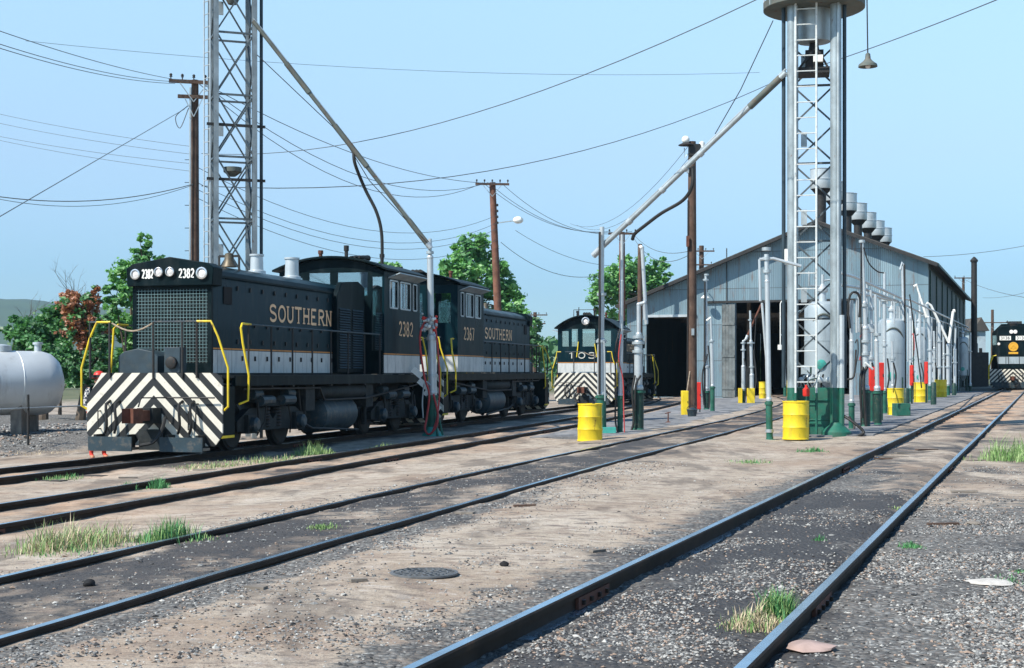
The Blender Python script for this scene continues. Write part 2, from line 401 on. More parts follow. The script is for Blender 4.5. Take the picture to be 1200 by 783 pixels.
def gh(X, Y):
    z = gz(X, Y, -.14)
    if Y > 150 or abs(X) > 60: return z
    z += (.022*fbm(X, Y, .5) + (.010*fbm(X, Y, 2.2, 3, 5) if Y < 60 and abs(X) < 40 else 0))*sm(.35, .9, math.hypot(X + .645, Y - 10.4))
    v = (X - tx(3, Y))*.95; a = abs(v); z += (.085 + .012*sm(12, 20, Y))*(1 - sm(1.2, 3.2, a)) if Y < 98 else 0
    for k in (1, 2): a = abs(X - tx(k, Y))*.96; z += (.045*(1 - sm(1.2, 2.2, a)) if k == 2 else .03*(1 - sm(1.2, 2.2, a))) if Y < 95 else 0
    v = (X - tx(4, Y))*.95; a = abs(v); q = sm(8, 14, Y); z += (.05 + .02*q)*(1 - sm(2, 4, v))*sm(.7, .85, v) + (.025 + .04*q)*(1 - sm(.5, .72, a)) + .04*(1 - sm(2, 4, -v))*sm(.7, .85, -v)
    return z
# ------------------------------------------------------------ ground sheet
def ground():
    xs, ys = [], []
    x = -13.0
    while x < 11: xs.append(x); x += .16
    s = .2
    while x < 260: xs.append(x); s = min(s*1.12, 14); x += s
    x = -13.0; s = .18
    while x > -260: s = min(s*1.12, 14); x -= s; xs.append(x)
    xs = sorted(xs + [-6000, -2500, -900, 900, 2500, 6000])
    y = 4.5; s = .11
    while y < 420: ys.append(y); s = min(max(.11, .0085*y), 8); y += s
    ys = [-60, -20, -5, 0, 2.5, 3.6] + ys + [600, 1100, 2200, 5000]
    vs, att = [], []
    for Y in ys:
        d = {k: tx(k, Y) for k in TC}
        for X in xs:
            D = {k: (X - d[k])*.95 for k in d if (k != 1 or Y < 90) and (k != 2 or Y < 97) and (k != 3 or Y < 98)}
            nz = fbm(X, Y, .5); n2 = fbm(X, Y, 2.2, 3, 5) if Y < 60 and abs(X) < 40 else 0
            z = gh(X, Y)
            oil = grav = sand = 0
            for k, v in D.items():
                a = abs(v); ins = 1 - sm(.55, .9, a)
                if k == 3:
                    sand = max(sand, .7*(1 - sm(.6, 1.1, a))*sm(30, 38, Y))
                    oil = max(oil, ins*.78, .3*(1-sm(.9, 2.0, a))); grav = max(grav, .4*ins, .8*(sm(.7, .9, v) - sm(1.0, 1.5, v)) * (1 - sm(14, 24, Y)))
                elif k == 4:
                    oil = max(oil, ins*(.80 - .32*sm(11, 22, Y)), .4*(1-sm(.9, 2.4, a)), (.5*(1-sm(3, 7, v)) if v > 0 else 0)*(.6+.6*nz))
                    g = (1 - sm(16, 30, Y))
                    grav = max(grav, .5*ins*g, (1 - sm(3.5, 8, v))*(1 - sm(11, 19, Y)) if v > 0 else .75*(1 - sm(.9, 2.0, a))*g)
                    sand = max(sand, (1 - sm(.8, 1.8, a))*sm(28, 45, Y)*.95)
                elif k == 2:
                    oil = max(oil, ins*.5, .2*(1-sm(.9, 1.8, a))); sand = max(sand, .5*ins, .3*(1-sm(.9, 2, a))); pass
                elif k == 1:
                    oil = max(oil, .85*(1-sm(.9, 2.1, a))*sm(22, 26, Y), ins*.3); sand = max(sand, .7*ins*(1 - sm(24, 28, Y)), .4*(1-sm(.9, 2.4, a))*(1 - sm(24, 28, Y)))  # dark strip begins where the diesels stand and reaches past their sides
            if X < -9 and 30 < Y < 60:
                gg = sm(31, 34, Y)*(1-sm(-11, -9, X)); grav = max(grav, gg); z += .35*gg*sm(30, 38, Y) + .05*n2*gg
            far = sm(110, 160, Y) + sm(40, 70, abs(X))
            vs.append((X, Y, z - 1.5*sm(160, 400, Y))); att.append((oil, grav, sand, min(1, far)))
    nx = len(xs); fs = [(j*nx+i, j*nx+i+1, (j+1)*nx+i+1, (j+1)*nx+i) for j in range(len(ys)-1) for i in range(nx-1)]
    me = bpy.data.meshes.new('ground'); me.from_pydata(vs, [], fs)
    a = me.color_attributes.new('cover', 'FLOAT_COLOR', 'POINT')
    a.data.foreach_set('color', [c for q in att for c in q])
    me.polygons.foreach_set('use_smooth', [True]*len(fs)); me.update()
    m = bpy.data.materials.new('packed_yard_dirt_and_gravel'); t = nodes(m)
    co = N(t, 'ShaderNodeTexCoord').outputs['Object']
    at = N(t, 'ShaderNodeAttribute', attribute_name='cover'); sp = N(t, 'ShaderNodeSeparateColor'); t.links.new(at.outputs['Color'], sp.inputs[0])
    oil, grv, snd, far = sp.outputs[0], sp.outputs[1], sp.outputs[2], at.outputs['Alpha']
    nA = noise(t, co, .55, 7, .6); nB = noise(t, co, 3.2, 9, .66); nC = noise(t, co, 22, 6, .7); nD = noise(t, co, 90, 3, .6); nE = noise(t, co, .95, 4, .55, (1, .5, 1))
    base = ramp(t, nA, [(.3, (.29, .225, .165)), (.5, (.405, .335, .262)), (.72, (.51, .44, .36))])
    base = mix(t, ramp(t, nB, [(.36, .75), (.5, 0)]), base, (.235, .175, .14))
    base = mix(t, ramp(t, nB, [(.56, 0), (.68, .6)]), base, (.52, .46, .41))
    base = mix(t, ramp(t, nC, [(.32, .75), (.46, 0)]), base, (.16, .13, .11))
    base = mix(t, ramp(t, nC, [(.60, 0), (.72, .6)]), base, (.50, .45, .4))
    nF = noise(t, co, 7, 7, .7, (.5, 1.2, 1)); base = mix(t, ramp(t, nF, [(.38, .8), (.47, 0)]), base, (.12, .10, .09)); base = mix(t, ramp(t, nF, [(.58, 0), (.66, .7)]), base, (.50, .46, .42))
    base = mix(t, ramp(t, nD, [(.36, .5), (.46, 0)]), base, (.13, .11, .1)); base = mix(t, ramp(t, nD, [(.58, 0), (.68, .4)]), base, (.6, .56, .5))
    # dark streaks along the cart ways
    st = noise(t, co, 1.0, 6, .62, (.9, .28, 1))
    base = mix(t, ramp(t, st, [(.53, 0), (.60, .65)]), base, (.12, .10, .085))
    base = mix(t, ramp(t, noise(t, co, .28, 4, .5), [(.3, .35), (.5, 0)]), base, (.30, .2, .14))
    # sand spilled along the rails
    base = mix(t, mth(t, 'MULTIPLY', snd, ramp(t, noise(t, co, 1.1, 5, .6), [(.42, .0), (.58, 1)])), base, (.50, .31, .19))
    # gravel
    vo = N(t, 'ShaderNodeTexVoronoi', i_Scale=26.0, i_Randomness=1.0); wj = N(t, 'ShaderNodeVectorMath', operation='ADD')
    t.links.new(co, vo.inputs['Vector'])
    vs2 = N(t, 'ShaderNodeSeparateColor'); t.links.new(vo.outputs['Color'], vs2.inputs[0])
    peb = ramp(t, vs2.outputs[0], [(0, (.09, .09, .088)), (.4, (.15, .15, .145)), (.8, (.24, .24, .23)), (1, (.42, .42, .4))])
    peb = mix(t, ramp(t, vo.outputs['Distance'], [(.3, 0), (.6, .7)]), peb, (.07, .065, .06))
    peb = mix(t, ramp(t, nC, [(.40, .6), (.52, 0)]), peb, (.2, .17, .15))
    gm = ramp(t, mth(t, 'ADD', grv, mth(t, 'MULTIPLY', mth(t, 'SUBTRACT', nB, .5), 1.6)), [(.38, 0), (.58, 1)])
    base = mix(t, gm, base, peb)
    # darkened soil: oil along the rails, dark strip about the diesels
    om = ramp(t, mth(t, 'ADD', oil, mth(t, 'ADD', mth(t, 'MULTIPLY', mth(t, 'SUBTRACT', nE, .5), 2.3), mth(t, 'MULTIPLY', mth(t, 'SUBTRACT', nB, .5), 1.1))), [(.38, 0), (.78, .95)])
    base = mix(t, mth(t, 'MULTIPLY', om, ramp(t, nD, [(.55, 1), (.75, .55)])), base, (.048, .045, .045))
    base = mix(t, far, base, ramp(t, nA, [(.35, (.06, .085, .035)), (.65, (.17, .16, .09))]))
    h = mth(t, 'ADD', mth(t, 'ADD', mth(t, 'MULTIPLY', nC, .5), mth(t, 'MULTIPLY', nB, .9)), mth(t, 'MULTIPLY', mth(t, 'MULTIPLY', mth(t, 'SUBTRACT', .6, vo.outputs['Distance']), gm), .9))
    finish(t, base, mth(t, 'SUBTRACT', .92, mth(t, 'MULTIPLY', om, .25)), 0, h, .75, .03, .35)
    me.materials.append(m)
    o = bpy.data.objects.new('ground', me); sc.collection.objects.link(o); MW[o.name] = Matrix(); tag(o, kind='structure')
ground()
# apron slabs round the servicing stands
def strip(kL, oL, kR, oR, Y0, Y1, zoff, th, step=1.0):
    mb = MB(); n = int((Y1-Y0)/step); L, Rr = [], []
    for i in range(n+1):
        Y = Y0 + (Y1-Y0)*i/n; a, b = tx(kL, Y)+oL, tx(kR, Y)+oR
        row = []
        for q in range(7):
            X = a + (b-a)*q/6; row.append(Vector((X, Y, gz(X, Y, zoff))))
        L.append(row)
    vs = [p for r in L for p in r]; vs += [p - Vector((0, 0, th)) for p in vs]; m_ = (n+1)*7
    fs = [(i*7+q, i*7+q+1, (i+1)*7+q+1, (i+1)*7+q) for i in range(n) for q in range(6)]
    for i in range(n):
        fs.append((m_+i*7, i*7, (i+1)*7, m_+(i+1)*7)); fs.append((i*7+6, m_+i*7+6, m_+(i+1)*7+6, (i+1)*7+6))
    for q in range(6):
        fs.append((q+1, q, m_+q, m_+q+1)); fs.append((n*7+q, n*7+q+1, m_+n*7+q+1, m_+n*7+q))
    mb.add(vs, fs, None); return mb
def slab_mat():
    m = bpy.data.materials.new('worn_grey_apron'); t = nodes(m); co = N(t, 'ShaderNodeTexCoord').outputs['Object']
    a = noise(t, co, .35, 6, .6); b = noise(t, co, 2.5, 8, .65, (1, .35, 1)); c = noise(t, co, 30, 4, .6)
    col = ramp(t, a, [(.32, (.15, .155, .165)), (.7, (.27, .27, .275))])
    col = mix(t, ramp(t, b, [(.5, 0), (.64, .85)]), col, (.06, .06, .065)); col = mix(t, ramp(t, b, [(.3, .7), (.42, 0)]), col, (.42, .36, .31))
    col = mix(t, ramp(t, c, [(.58, 0), (.72, .5)]), col, (.4, .39, .37))
    finish(t, col, .85, 0, c, .4, .01, .3); return m
SL = slab_mat()
for a in ((2, 1.15, 3, -.88, 34.6, 88), (3, .95, 4, -1.75, 32.6, 97)):
    mb = strip(*a, -.062, .12); mb.mats = [SL]; o = mb.build('concrete_apron', smooth=30); tag(o, kind='structure')

# ------------------------------------------------------------ rails and ties
def rail_mat():
    m = bpy.data.materials.new('rail_steel'); t = nodes(m); co = N(t, 'ShaderNodeTexCoord').outputs['Object']; g = N(t, 'ShaderNodeNewGeometry')
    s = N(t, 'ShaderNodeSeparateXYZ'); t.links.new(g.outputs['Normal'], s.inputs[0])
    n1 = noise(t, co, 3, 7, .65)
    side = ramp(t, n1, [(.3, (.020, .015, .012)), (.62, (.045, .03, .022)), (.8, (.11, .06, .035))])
    top = ramp(t, n1, [(.3, (.36, .46, .55)), (.7, (.56, .68, .80))])  # worn bright top, with the mirrored sky's blue tinted into the steel
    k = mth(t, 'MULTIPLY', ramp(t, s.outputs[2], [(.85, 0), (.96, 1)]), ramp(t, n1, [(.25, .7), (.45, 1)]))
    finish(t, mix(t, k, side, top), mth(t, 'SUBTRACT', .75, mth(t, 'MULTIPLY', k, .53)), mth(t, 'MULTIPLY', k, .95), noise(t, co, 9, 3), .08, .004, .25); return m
M['rail'] = rail_mat()
def railbar():
    m = bpy.data.materials.new('blackened_tie_timber'); t = nodes(m); co = N(t, 'ShaderNodeTexCoord').outputs['Object']
    n1 = noise(t, co, 6, 8, .65, (.25, 2, 1)); c = ramp(t, n1, [(.3, (.02, .019, .018)), (.6, (.065, .055, .048)), (.8, (.18, .14, .11))])
    finish(t, c, .9, 0, n1, .6, .02); return m
M['tie'] = railbar()
PROF = [(-.07,-.155),(.07,-.155),(.07,-.14),(.012,-.122),(.012,-.05),(.037,-.040),(.037,-.010),(.028,0),(-.028,0),(-.037,-.010),(-.037,-.040),(-.012,-.05),(-.012,-.122),(-.07,-.14)]
def rail_mesh(k, side, Y0, Y1):
    mb = MB(); pts = [p for p in dense(TRK[k], .8) if Y0 <= p.y <= Y1]
    if k == 3 or k == 4:
        pts = [p for i, p in enumerate(pts) if i % 2 == 0]
    vs = []; n = len(pts); P_ = len(PROF)
    for i, p in enumerate(pts):
        d = (pts[min(n-1, i+1)] - pts[max(0, i-1)]).normalized(); nx = Vector((d.y, -d.x, 0))
        wob = .006*fbm(p.x, p.y, .25, 2, side)
        c = p + nx*(side*(.7525) + wob); z = gz(c.x, c.y) + .008*fbm(c.x, c.y, .12, 2, 9)
        for a, b in PROF: vs.append((c.x + nx.x*a, c.y + nx.y*a, z + b))
    fs = [(i*P_+q, (i+1)*P_+q, (i+1)*P_+(q+1) % P_, i*P_+(q+1) % P_) for i in range(n-1) for q in range(P_)]
    fs.append(tuple(range(P_))); fs.append(tuple((n-1)*P_+q for q in range(P_-1, -1, -1)))
    mb.add(vs, fs, M['rail'])
    # joint bars
    y = 4.2 + 5*((k*7+side*3) % 3)
    while y < 60:
        if Y0 + 1 < y < Y1 - 1:
            a = Vector((tx(k, y-.32), y-.32, 0)); b = Vector((tx(k, y+.32), y+.32, 0)); d = (b-a).normalized(); nx = Vector((d.y, -d.x, 0))
            for sg in (-1, 1):
                p0, p1 = a + nx*(side*.7525 + sg*.026), b + nx*(side*.7525 + sg*.026)
                p0.z = gz(p0.x, p0.y) - .085; p1.z = gz(p1.x, p1.y) - .085
                mb.bar(p0, p1, .022, .075, M['rust'])
                for q in (.12, .37, .63, .88):
                    c = p0.lerp(p1, q); mb.bar(c, c + nx*sg*.03, .03, .03, M['rail'])
        y += 11.9
    return mb
TL = {1: ('railway track under the two coupled black diesels', (9, 86)), 2: ('track with bare ties just right of the black diesels', (6, 95.5)),
      3: ('track through oily soil crossing the middle of the yard', (3, 96)), 4: ('near track with bright rail tops running to the distant diesel', (2.5, 160))}
tie = MB(); tie.box((-1.28, -.11, -.16), (1.28, .11, 0), M['tie']); tie_o = None
for k, (lab, (Y0, Y1)) in TL.items():
    t_ = thing('railway_track', lab, 'railway track', (tx(k, 20), 20, gz(tx(k, 20), 20)), 0, 'tracks in the yard'); t_['kind'] = 'structure'
    for sd_ in (-1, 1): rail_mesh(k, sd_, Y0, Y1).build('rail', t_, world=True)
    y = Y0 + .3; c = 0
    top = {1: -.118, 2: -.116}.get(k, -.2)
    rr = random.Random(k)
    while k < 3 and y < min(Y1, 50) and c < 90:
        x = tx(k, y)
        if True:
            ang = -math.atan2(tx(k, y+1)-tx(k, y-1), 2) + rr.uniform(-.02, .02)
            if tie_o is None: tie_o = tie.build('sleeper', t_, bevel=0); o = tie_o
            else:
                o = tie_o.copy(); sc.collection.objects.link(o); o.parent = t_
            # the bed sits lower between the rails of track two, so its ties show
            o.location = Vector((x + rr.uniform(-.04, .04), y, gz(x, y) + top + rr.uniform(-.012, .012))) - t_.location
            o.rotation_euler = (0, math.atan(-.018), ang)
            c += 1
        y += .56 if k != 4 else .58
# ------------------------------------------------------------ gravel chips, stones, grass
def stones():
    rr = random.Random(3); mb = MB(); cols = [pbr('chip_grey', (.2, .2, .195), .85, 0, .5, 20, bump=0), pbr('chip_pale', (.40, .39, .365), .85, 0, .25, 20, bump=0), pbr('chip_dark', (.05, .05, .052), .8, 0, .4, 20, bump=0), pbr('chip_brown', (.3, .22, .17), .85, 0, .4, 20, bump=0)]
    base = [Vector(p).normalized() for p in ((1,0,0),(-1,0,0),(0,1,0),(0,-1,0),(0,0,1),(0,0,-1))]
    fs = [(0,2,4),(2,1,4),(1,3,4),(3,0,4),(2,0,5),(1,2,5),(3,1,5),(0,3,5)]
    def put(x, y, s):
        z = gh(x, y) + s*.15
        rot = Matrix.Rotation(rr.uniform(0, 6.3), 3, 'Z') @ Matrix.Rotation(rr.uniform(-.5, .5), 3, 'X')
        vs = []
        for b in base:
            q = rot @ Vector((b.x*rr.uniform(.7, 1.4), b.y*rr.uniform(.6, 1.1), b.z*rr.uniform(.35, .8))); vs.append(Vector((x, y, z)) + q*s)
        r_ = rr.random(); m = cols[0] if r_ < .46 else cols[1] if r_ < .62 else cols[2] if r_ < .86 else cols[3]
        mb.add(vs, fs, m)
    n = 0
    while n < 80000:
        y = 5.2 + 16*rr.random()**1.9; v = rr.uniform(-2.2, 6.5) if rr.random() < .8 else rr.uniform(-1, 2.5)
        x = tx(4, y) + v*1.06
        dens = (.95 if v > .8 else .42 if abs(v) < .7 else .4 if v < -.8 else 0)*(1 - sm(9.5, 17, y)*.85)*(.12 + 1.3*sm(-.1, .3, fbm(x, y, .8, 3, 2)))
        if abs(abs(v)-.75) < .09 or rr.random() > dens: continue
        put(x, y, rr.uniform(.005, .0145) * (1.8 if rr.random() < .03 else 1)); n += 1
    n = 0
    while n < 10000:
        y = 6.5 + 17*rr.random()**1.4; v = rr.choice((rr.uniform(.84, 1.5), rr.uniform(.84, 2.0), rr.uniform(-.7, .7), rr.uniform(-1.3, -.83)))
        x = tx(3, y) + v*1.04
        if rr.random() > .3 + 1.2*sm(-.2, .3, fbm(x, y, 1.1, 3, 8)): continue
        put(x, y, rr.uniform(.005, .014)*(2.0 if rr.random() < .05 else 1)); n += 1
    n = 0
    while n < 1300:
        y = rr.uniform(6, 34); x = rr.uniform(tx(2, y)-5, tx(4, y)-1)
        if any(abs(abs(x - tx(k, y)) - .79) < .12 for k in TC): continue
        put(x, y, rr.uniform(.005, .013)*(2.0 if rr.random() < .05 else 1)); n += 1
    n = 0
    while n < 3200:
        y = rr.uniform(31, 44); x = rr.uniform(-19, -11)
        s = rr.uniform(.03, .06); z0 = .35*sm(31, 34, y)*(1-sm(-11, -9, x))*sm(30, 38, y)
        k0 = len(mb.v); put(x, y, s)
        for i in range(k0, len(mb.v)): mb.v[i].z += z0
        n += 1
    o = mb.build('gravel', smooth=0); tag(o, 'loose grey and white gravel chips strewn beside the rails', 'gravel', kind='stuff')
stones()
def blade_mat(name, c0, c1):
    m = bpy.data.materials.new(name); t = nodes(m); co = N(t, 'ShaderNodeTexCoord').outputs['Object']
    c = ramp(t, noise(t, co, 7, 4, .6), [(.35, c0), (.65, c1)]); b = finish(t, c, .6, 0, None, spec=.3); return m
GR1 = blade_mat('bright_grass', (.11, .24, .06), (.34, .45, .20)); GR2 = blade_mat('dry_grass', (.4, .32, .19), (.6, .5, .36)); GR3 = blade_mat('emerald_weed', (.04, .17, .06), (.12, .32, .12))
def tuft(mb, px, py, wpx, h, n, mats, dens_y=.55, rr=random.Random(11)):
    c = G(px, py); W = wpx/F*c.y
    for i in range(n):
        a = rr.gauss(0, .28)*W; b = rr.gauss(0, dens_y)*W*.5
        x, y = c.x + a, c.y + b; z = gh(x, y) - .01
        if any(abs(abs(x - tx(k, y)) - .79) < .07 for k in TC): continue
        fall = max(.2, 1 - (abs(a)/(W*.62))**2)*(.55 + .9*max(0, .5 + fbm(x, y, 5, 2, 4))); hh = h*fall*rr.uniform(.25, 1.15)
        ang = rr.uniform(0, 6.28); lean = rr.uniform(.1, .8)*hh; wd = rr.uniform(.0012, .003)*(1 + c.y/14)
        dx, dy = math.cos(ang), math.sin(ang); sx, sy = -dy*wd, dx*wd
        p = [(x-sx, y-sy, z), (x+sx, y+sy, z), (x+dx*lean*.35+sx*.8, y+dy*lean*.35+sy*.8, z+hh*.6), (x+dx*lean*.35-sx*.8, y+dy*lean*.35-sy*.8, z+hh*.6), (x+dx*lean, y+dy*lean, z+hh)]
        mb.add(p, [(0,1,2,3), (3,2,4)], rr.choice(mats))
gm_ = MB()
for px, py, w_, h, n, ms in ((100,650,112,.20,1100,[GR1,GR1,GR2,GR2]), (85,656,110,.07,600,[GR3,GR1,GR2]), (55,655,90,.2,400,[GR2,GR1]), (200,645,80,.17,1100,[GR3,GR1]), (152,578,26,.14,350,[GR3]), (186,576,24,.16,350,[GR3]),
        (365,534,50,.24,450,[GR1]), (310,541,110,.09,900,[GR1,GR1,GR2]), (245,549,90,.09,700,[GR1,GR2]), (70,563,60,.08,450,[GR3,GR1]), (885,738,85,.10,900,[GR1,GR2,GR2]), (915,728,50,.17,600,[GR1,GR3]), (1180,545,66,.34,500,[GR1]),
        (1205,540,60,.3,400,[GR1]), (1068,652,30,.05,260,[GR3]), (1200,680,30,.05,200,[GR3]), (1180,690,60,.04,140,[GR3]), (880,545,60,.06,300,[GR1,GR3]), (950,532,40,.08,300,[GR3]), (380,629,40,.06,260,[GR1]),
        (30,515,90,.12,500,[GR1,GR2]), (110,520,70,.1,300,[GR2,GR1]), (60,530,120,.08,500,[GR2]), (1060,600,30,.05,120,[GR1]), (960,640,20,.04,80,[GR3]), (455,527,50,.1,250,[GR1]), (530,516,30,.06,120,[GR1])):
    tuft(gm_, px, py, w_, h, n, ms)
tag(gm_.build('grass', smooth=0), 'tufts of green and straw coloured grass growing along the rails', 'grass', kind='stuff')
def rock(px, py, s, m, name, label, cat='rock', zs=.6, off=-.13, seed=1):
    rr = random.Random(seed); c = G(px, py, off); mb = MB()
    mb.sphere((0, 0, 0), 1, m, 14, 8)
    for v in mb.v:
        k = 1 + .28*mnoise.noise(v*1.3 + Vector((seed*7, 0, 0))) + .1*mnoise.noise(v*4 + Vector((seed, 0, 0)))
        v.x *= s[0]*k; v.y *= s[1]*k; v.z = max(-.3, v.z)*s[2]*k
    o = mb.build(name, smooth=50); c.z = gh(c.x, c.y); o.location = c + Vector((0, 0, s[2]*.3)); o.rotation_euler = (0, 0, rr.uniform(-.3, .3)); tag(o, label, cat)
rock(950, 772, (.12, .13, .035), M['pink'], 'rock', 'flat pinkish rock lying on the gravel right of the nearest rail', seed=4)
rock(591, 673, (.035, .035, .03), M['dark'], 'rock', 'small black lump on bare dirt beyond the round drain grate', seed=2)
rock(1160, 690, (.16, .15, .018), pbr('pale_slab', (.5, .47, .43), .9, 0, .2, 9, bump=.5), 'rock', 'flat pale stone lying on grey gravel at the right edge', seed=5)
rock(1140, 621, (.08, .07, .025), M['wood'], 'rock', 'thin dark splinter of wood on the ground right of the near track', 'scrap', seed=6)
rock(163, 718, (.05, .05, .03), pbr('yellow_stone', (.5, .42, .28), .9, 0, .2, 9, bump=.5), 'rock', 'yellowish stone against the outer rail of the middle track', seed=8)
rock(104, 700, (.045, .045, .035), M['dark'], 'rock', 'black lump between the rails of the middle track', seed=9)
for i, (px, py, s) in enumerate(((1060, 538, .13), (1075, 534, .1), (1085, 532, .09))): pass
# loose boards beside the near track
b_ = thing('timber_board', 'short reddish board half buried right of the near rail', 'board', G(1108, 613, -.12))
mb = MB(); mb.bar((-.22, -.02, .015), (.22, .03, .015), .06, .03, M['pole']); mb.build('plank', b_)
# drain grate
M['grateiron'] = pbr('worn_cast_iron', (.15, .155, .16), .6, .3, .3, 9, rust=.2)
g = G(497, 685, -.13); g.z = max(gh(g.x+i*.3, g.y+j*.3) for i in (-1, 0, 1) for j in (-1, 0, 1)) - .006; mb = MB()
d_ = thing('drain_grate', 'round black cast iron drain grate set in bare dirt', 'drain', g)
rg = g.y/F*40
mb.lathe([(rg, 0), (rg, .014), (rg*.9, .014), (rg*.9, 0)], (0, 0, 0), M['grateiron'], 40); mb.build('rim', d_)
mb = MB(); mb.lathe([(rg*.9, .003), (0.001, .003)], (0, 0, 0), M['dark'], 32); mb.build('hole_shade', d_)  # flat near-black disc painting the shade seen through the holes
mb = MB()
for ring, (r0, n) in enumerate(((.8, 24), (.58, 18), (.36, 10), (.14, 4))):
    for i in range(n):
        a = 2*math.pi*(i + .3*ring)/n; u = Vector((math.cos(a), math.sin(a), 0)); mb.bar(u*rg*(r0-.085) + Vector((0,0,.008)), u*rg*(r0+.085) + Vector((0,0,.008)), rg*.06, .012, M['grateiron'])
    mb.lathe([(rg*(r0+.1), .004), (rg*(r0+.1), .016), (rg*(r0+.13), .016), (rg*(r0+.13), .004)], (0, 0, 0), M['grateiron'], 36)
mb.build('grating', d_)

db = MB(); rr = random.Random(31)
for px, py, L, a_ in ((1045, 540, .6, .2), (1058, 537, .4, -.3), (1072, 534, .8, .35), (1086, 531, .5, .5), (1035, 543, .3, 0), (1135, 486, .7, .2), (1110, 495, .5, -.2), (1150, 545, .5, .1), (690, 525, .5, .3), (615, 603, .25, .2), (545, 612, .2, -.3), (420, 696, .12, .4), (300, 706, .14, -.2), (700, 652, .15, .7), (1105, 622, .3, .1), (1130, 585, .3, -.1), (150, 560, .3, .2), (240, 553, .4, .1), (470, 522, .4, .2)):
    c = G(px, py, -.13); c.z = gh(c.x, c.y) + .012; u = Vector((math.cos(a_), math.sin(a_), rr.uniform(-.03, .03))); db.bar(c - u*L*.5, c + u*L*.5, rr.uniform(.04, .10), .02, rr.choice((M['wood'], M['orangechain'] if 'orangechain' in M else M['wood'], M['pole'])))
tag(db.build('debris', smooth=0), 'scraps of old timber and splinters scattered over the yard', 'debris', kind='stuff')
# ------------------------------------------------------------ engine shed
LAX = Vector((.347, .938, 0)); FAX = Vector((.938, -.347, 0))      # long axis, facade axis
def corr_mat(name, c0, c1, pitch=.12, rusty=.42, axis='f'):
    m = bpy.data.materials.new(name); t = nodes(m); co = N(t, 'ShaderNodeTexCoord').outputs['Object']
    s = N(t, 'ShaderNodeSeparateXYZ'); t.links.new(co, s.inputs[0]); x, z = s.outputs[0 if axis == 'f' else 1], s.outputs[2]
    n1 = noise(t, co, .5, 6, .6, (1, 1, .3)); n2 = noise(t, co, 2.6, 8, .7, (1, 1, .18))
    col = ramp(t, n1, [(.3, c0), (.7, c1)])
    # sheets 0.75 m wide and 2.4 m high, each its own tone, with dark lap joints
    sx = mth(t, 'FLOOR', mth(t, 'DIVIDE', x, .75)); sz = mth(t, 'FLOOR', mth(t, 'DIVIDE', z, 2.35))
    cb = N(t, 'ShaderNodeCombineXYZ'); t.links.new(sx, cb.inputs[0]); t.links.new(sz, cb.inputs[1])
    wn = N(t, 'ShaderNodeTexWhiteNoise', noise_dimensions='2D'); t.links.new(cb.outputs[0], wn.inputs['Vector'])
    col = mix(t, 1, col, ramp(t, wn.outputs['Value'], [(0, (.78, .78, .8)), (1, (1, 1, 1))]), 'MULTIPLY')
    jz = mth(t, 'LESS_THAN', mth(t, 'FRACT', mth(t, 'DIVIDE', z, 2.35)), .022); jx = mth(t, 'LESS_THAN', mth(t, 'FRACT', mth(t, 'DIVIDE', x, .75)), .035)
    col = mix(t, mth(t, 'MULTIPLY', mth(t, 'MAXIMUM', jz, mth(t, 'MULTIPLY', jx, .6)), .65), col, (.06, .065, .07))
    col = mix(t, ramp(t, n2, [(.66 - rusty*.3, 0), (.8 - rusty*.3, .8)]), col, (.17, .1, .07))
    wv = mth(t, 'SINE', mth(t, 'MULTIPLY', x, 6.2832/pitch))
    finish(t, col, .55, .25, wv, .5, .02); return m
CF = corr_mat('grey_corrugated_sheet', (.15, .24, .29), (.25, .35, .40)); CS = corr_mat('shade_painted_side_sheet', (.02, .04, .045), (.045, .065, .07), axis='s', rusty=.3)  # second sheet is darkened to paint in the shade on the unlit walls
CR = pbr('tarred_roof_sheet', (.07, .065, .06), .8, 0, .3, .6, rust=.2, dirt=.3, bump=.2)
Yr = 88.4; cornerR = Vector((X_at(1088, Yr), Yr, 0)); GB = gz(16, 91, -.14)
so = cornerR - FAX*19.4                                            # left front corner, at the low eave
shed = thing('engine_shed', 'long grey corrugated iron engine shed with gabled roof and dark open doorways', 'engine shed', (so.x, so.y, GB), math.atan2(FAX.y, FAX.x))
RZ = 11.03 - GB; RX = 12.6; W_ = 19.4; EL = 6.06 - GB; ER = 8.34 - GB; LEN = 48
slope = .394
def top(x): return RZ - abs(x - RX)*slope
# facade pieces: below the gable as a panel, the gable as prisms
D1 = (1.34, 4.55, 0, (437-372)/F*94.5 + 1.5 - GB); D2 = (7.35, 14.7, 0, (437-354)/F*91.5 + 1.5 - GB)
mb = MB(); base_top = EL - .02
mb.panel((0, 0, 0), (1, 0, 0), (0, 0, 1), (0, W_), (-.4, base_top), [(D1[0], D1[1], 0, D1[3]), (D2[0], D2[1], 0, base_top)], .18, CF)
mb.prism([(0, 0, base_top), (D2[0], 0, base_top), (D2[0], 0, top(D2[0]))], (0, .18, 0), CF)
def quadp(x0, x1, z0):
    pts = [(x0, 0, z0), (x1, 0, z0), (x1, 0, top(x1))] + ([(RX, 0, RZ)] if x0 < RX < x1 else []) + [(x0, 0, top(x0))]
    mb.prism(pts, (0, .18, 0), CF)
quadp(D2[0], D2[1], D2[3]); quadp(D2[1], W_, base_top)
mb.build('wall', shed, smooth=20)
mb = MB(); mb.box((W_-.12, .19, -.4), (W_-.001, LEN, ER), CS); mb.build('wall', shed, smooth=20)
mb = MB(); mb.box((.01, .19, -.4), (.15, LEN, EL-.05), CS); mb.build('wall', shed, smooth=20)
mb = MB(); mb.prism([(.16, LEN-.01, -.4), (W_-.13, LEN-.01, -.4), (W_-.13, LEN-.01, top(W_-.2)-.05), (RX, LEN-.01, RZ-.05), (.16, LEN-.01, EL-.05)], (0, .1, 0), CS); mb.build('wall', shed, smooth=20)
